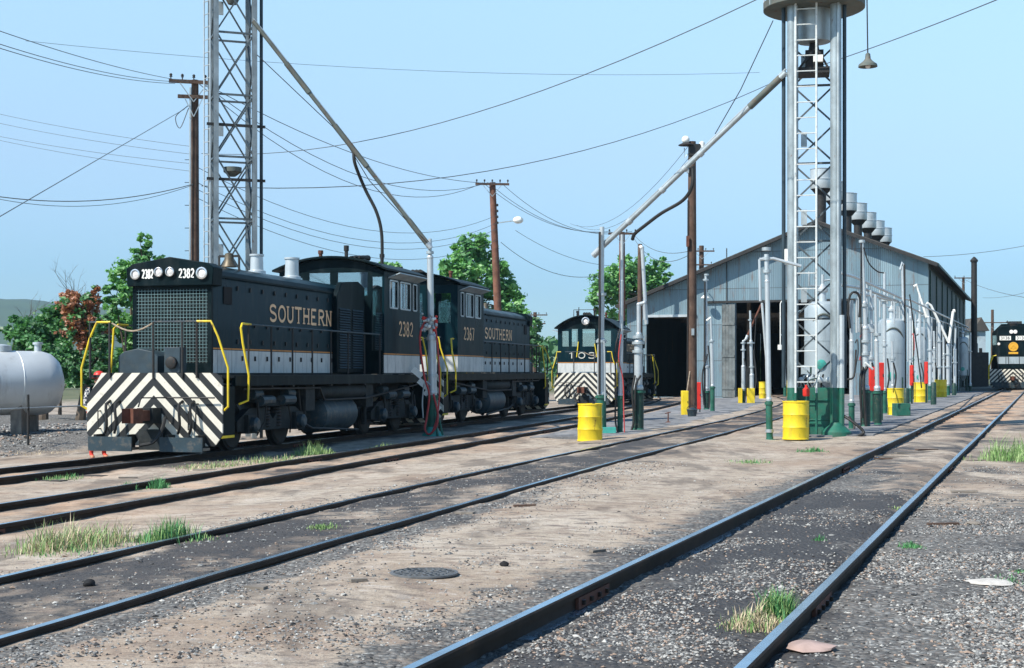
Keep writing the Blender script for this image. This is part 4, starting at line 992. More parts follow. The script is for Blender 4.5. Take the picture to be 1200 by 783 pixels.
    lb.build('vent_box', r, bevel=.02)
    for sg in (-1, 1):
        xo = sg*(hw+.144) if sg > 0 else -(hw+.004); lv = MB()
        for cc in (c0+.12, c0+1.02):
            for i in range(24):
                z = 1.75 + i*.062
                lv.add([(xo, cc, z), (xo, cc+.72, z), (xo+sg*.028, cc+.72, z-.035), (xo+sg*.028, cc, z-.035)], [(0,1,2,3)], M['navy']); lv.add([(xo+sg*.028, cc, z-.035), (xo+sg*.028, cc+.72, z-.035), (xo+sg*.001, cc+.72, z-.05), (xo+sg*.001, cc, z-.05)], [(0,1,2,3)], M['black'])
        lv.build('louvre', r, smooth=0)
    # stacks, bell, horn
    for y, rad, zt in ((4.75, .15, 4.30), (6.75, .17, 4.38)):
        s_ = MB(); s_.lathe([(rad+.06, hz+.08), (rad+.05, hz+.2), (rad, hz+.22), (rad-.01, zt-.05), (rad+.015, zt-.04), (rad+.015, zt), (rad-.03, zt), (rad-.04, zt-.2)], (0, y, 0), M['silver'], 24); s_.build('exhaust_stack', r)
    s_ = MB(); by = 2.6; s_.lathe([(.04, .30), (.09, .28), (.10, .16), (.13, .07), (.17, 0), (.15, 0), (.001, .02)], (.35, by, hz+.13), M['brass'], 18); s_.bar((.12, by, hz+.36), (.58, by, hz+.36), .03, .05, M['iron']); s_.bar((.12, by, hz+.05), (.12, by, hz+.37), .04, .03, M['iron']); s_.bar((.58, by, hz-.02), (.58, by, hz+.37), .04, .03, M['iron']); s_.build('bell', r)
    # cab
    c0, c1 = cab; cw = 1.45; zb = 1.57; zt = cab_top; m_ = M['band']; cb = MB()
    cb.panel((cw, c0, zb), (0, 1, 0), (0, 0, 1), (0, c1-c0), (0, zt-zb), [(.38, 1.05, 1.72, zt-zb-.22), (1.20, 2.08, 1.72, zt-zb-.22), (2.26, 2.62, 1.72, zt-zb-.22)], .06, m_)
    cb.panel((-cw, c1, zb), (0, -1, 0), (0, 0, 1), (0, c1-c0), (0, zt-zb), [(c1-c0-1.05, c1-c0-.38, 1.72, zt-zb-.22), (c1-c0-2.08, c1-c0-1.20, 1.72, zt-zb-.22), (.28, .64, 1.72, zt-zb-.22)], .06, m_)
    fw = [(.12, .58, 1.75, 2.5), (.76, 1.35, 2.12, 2.62), (1.55, 2.38, 2.02, 2.62), (2.5, 2.82, .6, 2.5)]
    cb.panel((-cw+.062, c0, zb), (1, 0, 0), (0, 0, 1), (0, 2*cw-.124), (0, zt-zb), fw, .06, M['black'])
    if not far_simple:
        rw = [(.2, .85, 1.5, 2.4), (1.08, 1.72, .25, 2.4), (1.95, 2.62, 1.5, 2.4)]
    else: rw = [(.22, .72, 1.3, 2.05), (1.0, 1.62, 1.3, 2.15), (1.85, 2.15, 1.3, 2.15), (2.3, 2.62, 1.3, 2.05)]
    cb.panel((cw-.062, c1, zb), (-1, 0, 0), (0, 0, 1), (0, 2*cw-.124), (0, zt-zb), [(2*cw-.124-b, 2*cw-.124-a, c, d_) for a, b, c, d_ in rw] if far_simple else rw, .06, m_)
    cb.box((-cw+.07, c0+.07, zb+.001), (cw-.07, c1-.07, zb+.03), M['frame'])
    cb.box((-.5, c0+.4, zb+.031), (.4, c0+1.0, zb+1.5), M['frame']); cb.box((.55, c1-1.3, zb+.031), (1.05, c1-.8, zb+1.0), M['frame']); cb.box((.6, c1-.9, zb+1.0), (1.0, c1-.8, zb+1.55), M['frame'])
    co_ = cb.build('cab', r, smooth=20)
    gl = MB()
    for a, b in ((.38, 1.05), (1.20, 2.08), (2.26, 2.62)):
        for sg in (-1, 1): gl.box((sg*(cw-.03), c0+a, zb+1.72), (sg*(cw-.024), c0+b, zt-.22), M['glass'])
    for a, b, c, d_ in fw: gl.box((-cw+.062+a, c0+.03, zb+c), (-cw+.062+b, c0+.036, zb+d_), M['glass'])
    for a, b, c, d_ in rw: gl.box((cw-.062-a, c1-.036, zb+c), (cw-.062-b, c1-.03, zb+d_), M['glass']) if not far_simple else gl.box((-cw+.062+a, c1-.036, zb+c), (-cw+.062+b, c1-.03, zb+d_), M['glass'])
    gl.build('window_pane', r)
    wf = MB()
    for a, b in ((.38, 1.05), (1.20, 2.08), (2.26, 2.62)):
        for sg in (-1, 1):
            X = sg*(cw+.002); za, zc = zb+1.72, zt-.22
            for q in (a, b-.04): wf.box((X, c0+q, za), (X+sg*.02, c0+q+.04, zc), M['galv'])
            for q in (za-.02, zc-.02): wf.box((X, c0+a+.042, q), (X+sg*.018, c0+b-.042, q+.04), M['galv'])
            if a > 1 and b < 2.2: wf.box((X, c0+(a+b)/2-.02, za+.021), (X+sg*.016, c0+(a+b)/2+.02, zc-.021), M['galv'])
    wf.build('window_frame', r)
    rf = MB(); prof = []
    nA = 14
    for i in range(nA+1):
        x = -1.58 + 3.16*i/nA; prof.append((x, zt + .005 + arch*(1 - (abs(x)/1.58)**2.1)))
    poly = [(x, c0-.18, z+.05) for x, z in prof] + [(x, c0-.18, z) for x, z in reversed(prof)]
    nn = len(prof); vs = poly + [(x, c1+.22, z) for x, _, z in poly]; k = len(poly)
    rf.add(vs, [(i, (i+1) % k, k+(i+1) % k, k+i) for i in range(k)] + [(i, k-1-i, k-2-i, i+1) for i in range(nn-1)] + [(k+i, k+i+1, 2*k-2-i, 2*k-1-i) for i in range(nn-1)], M['black'])
    for yy in (c0, c1-.05):
        rf.prism([(-cw+.01, yy, zt), (cw-.01, yy, zt)] + [(x*(cw-.01)/1.58, yy, z-.01) for x, z in reversed(prof)], (0, .05, 0), M['black'])
    rf.build('roof', r, smooth=30)
    aw = MB()
    for sg in (-1, 1): aw.bar((sg*(cw+.16), c0+.3, zt-.1), (sg*(cw+.16), c1-.2, zt-.1), .34, .025, M['galv'], up=(sg*-.35, 0, 1))
    aw.build('sunshade', r)
    rt = MB()
    for x, y, hh in ((-.5, c0+.5, .32), (-.05, c0+1.2, .5), (.6, c0+2.2, .34)): vt = MB(); vt.lathe([(.05, 0), (.05, hh*.7), (.07, hh*.72), (.07, hh), (.001, hh)], (x, y, zt+arch-.06), M['rust'] if x < -.2 else M['iron'], 10); vt.build('roof_vent', r)
    for x in (.1, .22, .34): rt.tube([(x, c0+1.1, zt+arch+.12), (x, c0+1.8, zt+arch+.14)], [.03, .085], M['iron'], 10)
    rt.box((.05, c0+1.3, zt+arch-.05), (.4, c0+1.5, zt+arch+.1), M['iron'])
    rt.build('horn', r)
    if not far_simple:
        for sg in (-1, 1):
            n_ = MB(); lettering(n_, num, (sg*(cw+.006), c0 + (c1-c0)/2 + .25 - sg*.58, 2.58), (0, sg, 0), (0, 0, 1), 1.16, .38, M['orange'], .15); n_.build('cab_number', r, smooth=0)
    # walkway rails
    def rail_line(sg, ya, yb):
        X = sg*1.38; g = MB(); g.tube([(X, ya, 2.58), (X, yb, 2.58)], .019, M['bluegrey'], 7); n = max(2, int((yb-ya)/1.05))
        g.build('walkway_rail', r)
        for i in range(n+1):
            y = ya + (yb-ya)*i/n; p = MB(); p.tube([(X, y, 1.35), (X, y, 2.58)], .021, M['iron'], 7); p.box((X-.03, y-.04, 1.3), (X+.03, y+.04, 1.5), M['iron']); p.build('stanchion', r)
    for sg in (-1, 1): rail_line(sg, 1.35, cab[0]-.15)
    for sg in (-1, 1):
        X = sg*1.38
        grab(r, [(X, 1.45, 2.585), (X, 1.05, 2.585), (X+sg*.03, .93, 2.5), (X+sg*.06, .95, 2.2), (X+sg*.16, 1.02, 1.55), (X+sg*.16, .98, 1.05), (X+sg*.05, .8, .98)])
        grab(r, [(X-sg*.45, -.02, 2.60), (X-sg*.15, -.02, 2.60), (X+sg*.0, -.02, 2.3), (X+sg*.2, .0, 1.7), (X+sg*.2, 0, .95), (X+sg*.1, .05, .88)])
        grab(r, [(X, L-1.3, 2.585), (X, L-1.05, 2.585), (X+sg*.06, L-.95, 2.2), (X+sg*.16, L-1.02, 1.55), (X+sg*.16, L-.98, 1.05), (X+sg*.05, L-.8, .98)])
        grab(r, [(X-sg*.25, L+.02, 2.60), (X-sg*.05, L+.02, 2.60), (X+sg*.0, L+.02, 2.3), (X+sg*.2, L, 1.7), (X+sg*.2, L, .95), (X+sg*.1, L-.05, .88)])
    for y in (-.02, L+.02):
        for x in (-1.38, -.95, .0, .62, .93) if y < 1 else (-1.3, -.5, .5, 1.3):
            p = MB(); p.tube([(x, y, 1.5), (x, y, 2.6)], .024, M['iron'], 7); p.build('end_post', r)
        p = MB()
        p.tube([(-1.38, y, 2.6), (-.93, y, 2.6)], .02, M['bluegrey'], 7); p.tube([(.0, y, 2.6), (.93, y, 2.6)], .02, M['bluegrey'], 7); p.tube([(-.9+.9*i/8, y, 2.58-.16*math.sin(math.pi*i/8)) for i in range(9)], .016, M['orangechain'], 5); p.build('chain', r)
    b_ = MB(); b_.prism([(-.84, .12, 1.57), (.02, .12, 1.57), (.02, .12, 1.93), (-.1, .12, 2.02), (-.42, .12, 2.08), (-.72, .12, 2.02), (-.84, .12, 1.93)], (0, .5, 0), M['navy']); b_.build('toolbox', r, bevel=.01)
    b_ = MB(); b_.box((.22, .0, 1.6), (.56, .28, 2.1), M['navy']); b_.lathe([(.12, 0), (.12, .06), (.07, .08)], (.39, -.0, 1.8), M['iron'], 16, (0, -1, 0)); b_.build('receptacle', r, bevel=.01)
    return r
M['brass'] = pbr('tarnished_brass', (.12, .10, .07), .5, .5, .3, 5, dirt=.3, bump=0)
M['grillewire'] = pbr('galvanised_grille_wire', (.14, .23, .24), .5, .3, .2, 4, bump=0)
M['orangechain'] = pbr('weathered_rope', (.38, .3, .22), .8, 0, .3, 12, bump=0)
def heading(k, Ya, Yb): return -math.atan2(tx(k, Yb)-tx(k, Ya), Yb-Ya)
th1 = heading(1, 27.8, 41)
dirv = Vector((math.sin(-th1), math.cos(th1), 0))
L1 = 13.7; z1 = gz(-5, 34) + .0
switcher('diesel_switcher', 'black diesel nearest at left with striped front and grille numbered 2382', '2382', (-7.0, 27.8, gz(-5.3, 34)), th1)
Y2 = 27.8 + 14.35*math.cos(th1); th2 = heading(1, Y2, Y2+13)
e2 = Vector((tx(1, Y2) , Y2, 0)) + Vector((math.sin(-th2), math.cos(th2), 0))*L1
switcher('diesel_switcher', 'black diesel numbered 2367 coupled back to back behind the nearest one', '2367', (e2.x, e2.y, gz(e2.x, e2.y-6)), th2 + math.pi)
# third one stands cab first before the left shed door
th3 = heading(1, 68, 81); L3 = 13.0
e3 = Vector((tx(1, 68), 68, 0)) + Vector((math.sin(-th3), math.cos(th3), 0))*L3
r3 = switcher('diesel_switcher', 'older black diesel facing cab first, lettered 1031, before the left shed doorway', '1031', (e3.x+.05, e3.y, gz(4, 74)), th3 + math.pi, L=L3, cab=(9.5, 12.3), hw=.85, hz=3.35, stripe='stripes3', lettered=True, far_simple=True, cab_top=3.72, arch=.62)
M['ladderwhite'] = pbr('dull_lettering_white', (.5, .5, .46), .6, 0, .2, 6, bump=0)
n_ = MB(); c1 = 12.3
lettering(n_, '1031', (.98, c1+.008, 1.57+.72), (-1, 0, 0), (0, 0, 1), 1.95, .29, M['ladderwhite'], .16); n_.build('cab_number', r3, smooth=0)
m_ = MB(); m_.lathe([(.19, 0), (.19, .16), (.15, .17), (.15, .03)], (0, c1+.25, 4.08), M['chrome'], 20, (0, 1, 0)); m_.lathe([(.15, .06), (.08, .12), (.001, .13)], (0, c1+.25, 4.08), M['lens'], 16, (0, 1, 0)); m_.build('headlight', r3)
m_ = MB(); m_.tube([(.55, c1+.5, 4.3), (.55, c1+.5, 4.62), (-.55, c1+.5, 4.62), (-.55, c1+.5, 4.3)], .02, M['iron'], 6); m_.tube([(.3, c1+.5, 4.3), (.3, c1+.5, 4.75)], .02, M['iron'], 6); m_.build('antenna', r3)
m_ = MB(); m_.tube([(.42, c1+.05, 3.1), (.5, c1+.06, 2.35)], .025, M['yellow'], 6); m_.tube([(-.38, c1+.05, 3.0), (-.5, c1+.06, 2.35)], .025, M['yellow'], 6); m_.build('wiper', r3)
m_ = MB(); m_.lathe([(.2, -.55), (.2, .55)], (-1.0, 8.6, 3.45), M['tankw'], 14, (0, 1, 0)); m_.build('air_reservoir', r3)
# distant road diesel, high hood first
def road_diesel():
    px, Y = 1180, 100; X = tx(4, Y) - .15; rz = heading(4, 98, 110)
    r = thing('road_diesel', 'distant black road diesel facing us with round yellow emblem on its nose', 'locomotive', (X, Y, gz(X, Y+6)), rz)
    mb = MB(); mb.box((-1.5, .1, 1.15), (1.5, 18, 1.45), M['black']); mb.box((-1.0, 1, .5), (1.0, 17.4, 1.14), M['frame']); mb.build('underframe', r)
    mb = MB(); mb.prism([(-1.55, 0, .35), (-1.4, 0, .12), (1.4, 0, .12), (1.55, 0, .35), (1.55, 0, 1.42), (-1.55, 0, 1.42)], (0, .06, 0), M['stripes3']); mb.build('pilot', r)
    mb = MB(); mb.prism([(-1.5, -.3, .5), (1.5, -.3, .5), (1.2, -.25, .1), (-1.2, -.25, .1)], (0, .2, 0), M['bluegrey']); mb.build('footboard', r)
    mb = MB(); mb.prism([(-1.1, 1.2, 1.46), (1.1, 1.2, 1.46), (1.12, 1.2, 4.2), (.85, 1.2, 4.5), (-.85, 1.2, 4.5), (-1.12, 1.2, 4.2)], (0, 3.2, 0), M['black']); mb.prism([(-1.0, 7.4, 1.46), (1.0, 7.4, 1.46), (1.0, 7.4, 4.2), (.8, 7.4, 4.4), (-.8, 7.4, 4.4), (-1.0, 7.4, 4.2)], (0, 9.8, 0), M['black']); mb.build('hood', r, bevel=.04)
    mb = MB(); mb.prism([(-1.55, 4.42, 1.46), (1.55, 4.42, 1.46), (1.55, 4.42, 4.1), (.9, 4.42, 4.75), (-.9, 4.42, 4.75), (-1.55, 4.42, 4.1)], (0, 2.95, 0), M['black']); mb.build('cab', r)
    mb = MB()
    for sg in (-1, 1): mb.box((sg*1.18, 4.40, 3.2), (sg*1.5, 4.415, 3.9), M['glass'])
    mb.build('window_pane', r)
    for sg in (-1, 1):
        mb = MB(); mb.box((sg*.16, 1.12, 3.48), (sg*.92, 1.19, 3.78), M['white']); o = mb.build('number_board', r)
        q = MB(); lettering(q, '3136', ((.22 if sg > 0 else -.86), 1.115, 3.54), (1, 0, 0), (0, 0, 1), .62, .2, M['dark'], .16); q.build('number', o, smooth=0)
        mb = MB(); mb.lathe([(.1, 0), (.1, .06), (.001, .08)], (sg*.98, 1.19, 3.22), M['lens'], 12, (0, -1, 0)); mb.build('class_lamp', r)
    mb = MB()
    for x in (-.13, .13): mb.lathe([(.14, 0), (.14, .05), (.1, .05), (.001, .08)], (x, 1.15, 4.08), M['lens'], 16, (0, -1, 0))
    mb.build('headlight', r)
    mb = MB(); mb.lathe([(.33, 0), (.33, .02), (.27, .025), (.26, .01)], (0, 1.185, 3.02), M['emblem'], 24, (0, -1, 0)); mb.lathe([(.16, .0), (.16, .02), (.001, .022)], (0, 1.18, 3.02), M['emblem'], 20, (0, -1, 0)); mb.box((-.32, 1.16, 2.5), (.32, 1.19, 2.64), M['emblem']); mb.tube([(-.18, 1.17, 2.9), (0, 1.16, 3.12), (.18, 1.17, 2.9)], .03, M['emblem'], 5); mb.build('emblem', r)
    mb = MB(); mb.box((-1.08, 1.17, 1.80), (1.08, 1.198, 2.3), M['tankgrey'])
    for x in (-.5, -.32, .4): mb.box((x-.02, 1.155, 1.81), (x+.02, 1.168, 2.29), M['dark'])
    mb.build('nose_band', r)
    for sg in (-1, 1):
        grab(r, [(sg*1.1, .05, 2.4), (sg*1.3, .05, 2.35), (sg*1.62, 0, 1.6), (sg*1.62, 0, .7)], .035); grab(r, [(sg*1.35, .8, 2.4), (sg*1.5, .8, 2.2), (sg*1.6, .6, 1.4), (sg*1.6, .6, .7)], .035)
        p = MB(); p.tube([(sg*1.0, .03, 1.45), (sg*1.0, .03, 2.4)], .03, M['iron']); p.build('end_post', r)
        p = MB(); p.tube([(sg*1.45, 1, 2.4), (sg*1.45, 17, 2.4)], .025, M['iron']); [p.tube([(sg*1.45, 1+i*1.6, 1.4), (sg*1.45, 1+i*1.6, 2.4)], .025, M['iron']) for i in range(11)]; p.build('walkway_rail', r)
    mb = MB()
    for y in (3.2, 5.2, 13.2, 15.2):
        for sg in (-1, 1): mb.lathe([(.2, 0), (.46, .03), (.5, .12), (.2, .13)], (sg*.85, y, .5), M['iron'], 16, (-sg, 0, 0))
    mb.build('wheelset', r)
    mb = MB(); mb.lathe([(.25, 4.35), (.3, 4.7), (.1, 4.8)], (0, 2.4, 0), M['iron'], 12); mb.tube([(-.6, 5.2, 4.9), (.5, 5.2, 4.9)], .06, M['iron']); mb.box((-.5, 5, 4.6), (.5, 6, 4.95), M['iron']); mb.build('horn', r)
    coupler(r, 0, -1)
M['ladderwhite'] = pbr('dull_lettering_white', (.5, .5, .46), .6, 0, .2, 6, bump=0)
M['emblem'] = pbr('yellow_emblem_paint', (.68, .36, .03), .5, 0, .1, 5, bump=0)
road_diesel()
# ------------------------------------------------------------ sanding towers
M['ladder'] = pbr('chalky_white_paint', (.6, .63, .62), .6, 0, .15, 4, rust=.12, dirt=.2)
def beam(mb, a, b, w_, m):       # wide flange post
    a, b = Vector(a), Vector(b)
    for s in (-1, 1): mb.box((a.x-w_/2, a.y+s*w_/2-.012, a.z), (a.x+w_/2, a.y+s*w_/2+.012, b.z), m)
    mb.box((a.x-.012, a.y-w_/2+.013, a.z), (a.x+.012, a.y+w_/2-.013, b.z), m)
def ladder(mb, o, dx, z0, z1, m, r=.028, rung=.33, y=0):
    o = Vector(o)
    for s in (-.5, .5): mb.tube([o + dx*s + Vector((0, 0, z0)), o + dx*s + Vector((0, 0, z1))], r, m, 6)
    z = z0 + .25
    while z < z1: mb.tube([o - dx*.5 + Vector((0, 0, z)), o + dx*.5 + Vector((0, 0, z))], r*.6, m, 5); z += rung
BM = pbr('dark_lattice_steel', (.10, .12, .13), .5, .3, .3, 3, rust=.2)
def tower(label, X, Y, rz, S, H, zplat, greenz, hopper, legw=.17):
    g0 = gz(X, Y, -.09); t = thing('sanding_tower', label, 'sanding tower', (X, Y, g0), rz, 'sanding towers')
    h = S/2
    for sx in (-1, 1):
        for sy in (-1, 1):
            lg = MB(); 
            if greenz and sy < 0: lg.tube([(sx*h, -h, 0), (sx*h, -h, greenz)], .132, M['green'], 22); lg.tube([(sx*h, -h, greenz), (sx*h, -h, H)], .128, M['towersteel'], 22)
            elif greenz: beam(lg, (sx*h, sy*h, 0), (sx*h, sy*h, greenz), legw*1.02, M['green']); beam(lg, (sx*h, sy*h, greenz), (sx*h, sy*h, H), legw, M['towersteel'])
            else: beam(lg, (sx*h, sy*h, 0), (sx*h, sy*h, H), legw, M['oldsilver'])
            if sy < 0 and (greenz or sx > 0): lg.tube([(sx*(h+.01) + (-.20 if sx < 0 else .19), -h+.1, greenz), (sx*(h+.01) + (-.20 if sx < 0 else .19), -h+.1, H)], .045, M['navy'] if greenz else M['navy'], 10); greenz and lg.tube([(sx*h + .05, -h-.16, greenz), (sx*h + .05, -h-.16, H)], .03, M['galv'], 8)  # thin dark pipes added along the leg edges to imitate their shading
            lg.build('leg', t, smooth=30)
    br = MB(); z = .9; stp = S*(.95 if greenz else 1.62); k = 0; fc = (((-h, h), (h, h)),) if greenz else (((-h, -h), (h, -h)), ((-h, h), (h, h)), ((-h, -h), (-h, h)), ((h, -h), (h, h)))
    while z + stp < H - .1:
        for (a, b) in fc:
            n = Vector((a[1]-b[1], b[0]-a[0], 0)).normalized()*.02
            br.bar(Vector((*a, z)) + n, Vector((*b, z+stp)) + n, .04, .04, BM); br.bar(Vector((*b, z)) - n, Vector((*a, z+stp)) - n, .04, .04, BM)
            (k % 2 == 0 or not greenz) and br.bar((*a, z), (*b, z), .05, .05, BM)
        if k % 2 == 0: br.box((-h*.6, h-.04, z+stp*.42), (-h*.6+.14, h+.0, z+stp*.42+.36), M['galv'])
        z += stp; k += 1
    br.build('bracing', t)
    p = MB()
    p.lathe([(.001, zplat), (1.12, zplat), (1.18, zplat+.03), (1.18, zplat+.2), (1.15, zplat+.2), (1.15, zplat+.06), (.001, zplat+.06)], (0, 0, 0), M['plat'], 36); p.build('platform', t)
    p = MB()
    for i in range(12): a = 2*math.pi*i/12; p.tube([(1.16*math.cos(a), 1.16*math.sin(a), zplat+.05), (1.16*math.cos(a), 1.16*math.sin(a), zplat+1.0)], .02, M['silver'], 6)
    for z in (.55, 1.0): p.tube([(1.16*math.cos(2*math.pi*i/36), 1.16*math.sin(2*math.pi*i/36), zplat+z) for i in range(37)], .02, M['silver'], 6, False)
    p.build('railing', t)
    p = MB(); p.lathe([(.12, hopper), (.38, hopper+.02+(.5 if not greenz else 0)), (.40, hopper+.12+(.5 if not greenz else 0)), (.40, zplat-.005)], (0, 0, 0), M['galv'] if greenz else M['plat'], 28); p.lathe([(.001, zplat+.07), (.55, zplat+.07), (.6, zplat+.6), (.6, zplat+3), (.001, zplat+3.4)], (0, 0, 0), M['tankw'], 28); p.build('sand_hopper', t)
    p = MB(); zz = hopper-.1
    if not greenz: return t, g0
    p.box((-.42, -.32, zz-.66), (.36, .3, zz-.52), M['iron']); p.box((-.2, -.22, zz-.5), (.22, .2, zz-.1), M['iron']); p.lathe([(.14, zz-.1), (.1, zz+.1)], (0, 0, 0), M['iron'], 12); p.bar((-.35, -.3, zz-.55), (.05, -.28, zz-.05), .05, .05, M['iron']); p.bar((.32, -.3, zz-.55), (.05, -.28, zz-.05), .05, .05, M['iron']); p.box((-.02, -.4, zz-.42), (.2, -.33, zz-.26), M['white']); p.build('gate_valve', t)
    return t, g0
M['plat'] = pbr('weathered_platform', (.10, .12, .11), .7, .1, .3, 2, dirt=.5, rust=.35)
X2, Y2_ = 7.13, 33.6
tw2, g2 = tower('steel sanding tower with white ladder and round platform beside the yellow drum', X2, Y2_, R(-11), .98, 10.2, 10.02, 1.12, 9.25)
p = MB(); ladder(p, (-.19, -.74, 0), Vector((.47, 0, 0)), 1.0, 10.3, M['ladder'], .024, .36); ladder(p, (-.19, -.74, 0), Vector((.47, 0, 0)), .05, .998, M['green'], .031, .4)
for z in (1.5, 3.7, 6, 8.5):
    for s in (-.42, .05): p.bar((s, -.74, z), (s, -.5, z), .03, .03, M['galv'])
p.build('ladder', tw2)
p = MB(); p.box((-.42, -.42, .02), (.42, .40, 1.12), M['green'])
for z in (.35, .8): p.box((-.435, -.435, z), (.435, .415, z+.035), M['green'])
p.build('cabinet', tw2, bevel=.012)
p = MB()
for i in range(14):
    a = random.uniform(-.38, .38); p.tube(smooth_path([(a, -.35, 1.13), (a+random.uniform(-.1, .1), -.38, 1.3), (a+random.uniform(-.2, .2), -.36, 1.42), (a+random.uniform(-.2, .2), -.3, 1.18)], 4), .022, random.choice((M['galv'], M['silver'], M['rubber'])), 6)
for x in (-.3, -.1, .15, .33): p.lathe([(.05, -.04), (.07, -.03), (.07, .03), (.05, .04)], (x, -.4, 1.3), M['galv'], 10, (0, 1, 0))
p.build('valve', tw2)
p = MB(); p.lathe([(.34, 0), (.34, .1), (.24, .2), (.16, .26), (.12, .32)], (.5, -.62, 0), M['green'], 20); p.build('base', tw2)
p = MB(); p.tube([(.62, -.66, .1), (.62, -.66, 1.12)], .06, M['green']); p.tube([(.62, -.66, 1.12), (.62, -.66, 2.8)], .058, M['silver']); p.tube(smooth_path([(.62, -.6, .5), (.85, -.75, .35), (1.1, -.8, .12), (1.0, -.85, .02)], 5), .035, M['rubber']); p.build('pipe', tw2)
p = MB(); p.lathe([(.07, 0), (.08, .03), (.08, .16), (.03, .2), (.03, .26)], (-.38, -.9, .93), M['red'], 14); p.tube([(-.38, -.9, 1.15), (-.3, -.86, 1.3), (-.12, -.8, 1.34)], .015, M['dgreen'], 6); o = p.build('oil_can', None)
o.location = Vector((X2, Y2_, g2)) + Vector((.02, .03, 0)); tag(o, 'small red oil can standing behind the yellow drum by the ladder', 'oil can')
X1, Y1_ = -7.55, 38.4
tw1, g1 = tower('steel sanding tower rising behind the nearest diesel', X1, Y1_, R(20), 1.02, 14.5, 14.0, 0, 11.7, .125)
p = MB(); ladder(p, (-.72, -.35, 0), Vector((.12, -.30, 0)).normalized()*.32, .5, 12.2, M['silver'], .02, .34); p.build('ladder', tw1)
for zz in (8.35, 6.9, 4.25):
    p = MB(); p.bar((-.75, -.5, zz), (.8, -.5, zz), .06, .07, M['iron']); p.build('cross_arm', tw1)
p = MB(); p.lathe([(.08, 7.0), (.24, 7.12), (.25, 7.24), (.05, 7.26)], (-.05, -.35, 0), M['plat'], 16); p.build('catwalk', tw1)
# ------------------------------------------------------------ delivery booms
def boom(label, a, b, r, hose, guy, sleeves, m=None, rz=0):
    a, b = Vector(a), Vector(b); m = m or M['galv']; t = thing('sand_boom', label, 'boom', tuple(a), 0, 'sloping delivery booms'); mb = MB(); m = m or M['silver']
    mb.tube([a, b], r, m, 12); mb.tube([a + Vector((0, 0, r*1.3)), b + Vector((0, 0, r*1.3))], r*.45, M['galv'], 8); mb.build('pipe', t, world=True)
    for q, l in sleeves:
        c = a.lerp(b, q); d = (b-a).normalized(); s_ = MB(); s_.tube([c - d*l, c + d*l], r*1.35, M['silver'] if l < .2 else M['plat'], 12); s_.build('sleeve', t, world=True)
    h = MB(); h.tube(smooth_path(hose, 6), .045, M['rubber'], 8); h.build('hose', t, world=True)
    if guy:
        h = MB(); h.tube(guy, .012, M['iron'], 5); h.build('guy_rod', t, world=True)
    return t
S1b = G(507, 511, -.14); YS = S1b.y
bA, bB = P(297, 25, 38.0), P(504, 290, YS-.1)
def onboom(a, b, q, dz=0): return a.lerp(b, q) + Vector((0, 0, dz))
boom('thin dark boom sloping from the left tower down to the striped stand post', bA, bB, .055,
     [onboom(bA, bB, .565, -.05), onboom(bA, bB, .575, -.35), P(428, 222, 38.4), P(441, 248, 38.4), P(447, 272, 38.4), P(448, 303, 38.4)], [bA + Vector((.1, 0, -.9)), P(400, 158, 38.3), P(433, 212, 38.3), P(500, 284, YS-.2)],
     [(.25, .5), (.55, .7), (.93, .4), (.985, .14)], M['plat'])
bA, bB = P(921, 85, 33.2), P(696, 299, 36.6)
boom('long silver boom sloping from the right tower down past the lamp pole', bA, bB, .062,
     [P(812, 195, 34.6), P(811, 218, 34.6), P(800, 235, 34.8), P(775, 250, 35.1), P(755, 265, 35.4), P(744, 274, 35.6), P(741, 281, 35.7)], None, [(.1, .5), (.42, .05), (.5, .05), (.62, .05), (.80, .06), (.985, .12)])
gw = MB(); gw.tube([P(906, 24, 33.0), P(868, 105, 33.6), P(838, 157, 34.0)], .012, M['iron'], 5)
o = gw.build('guy_wire', None); tag(o, 'thin guy wire from the round platform down to the long silver boom', 'wire')
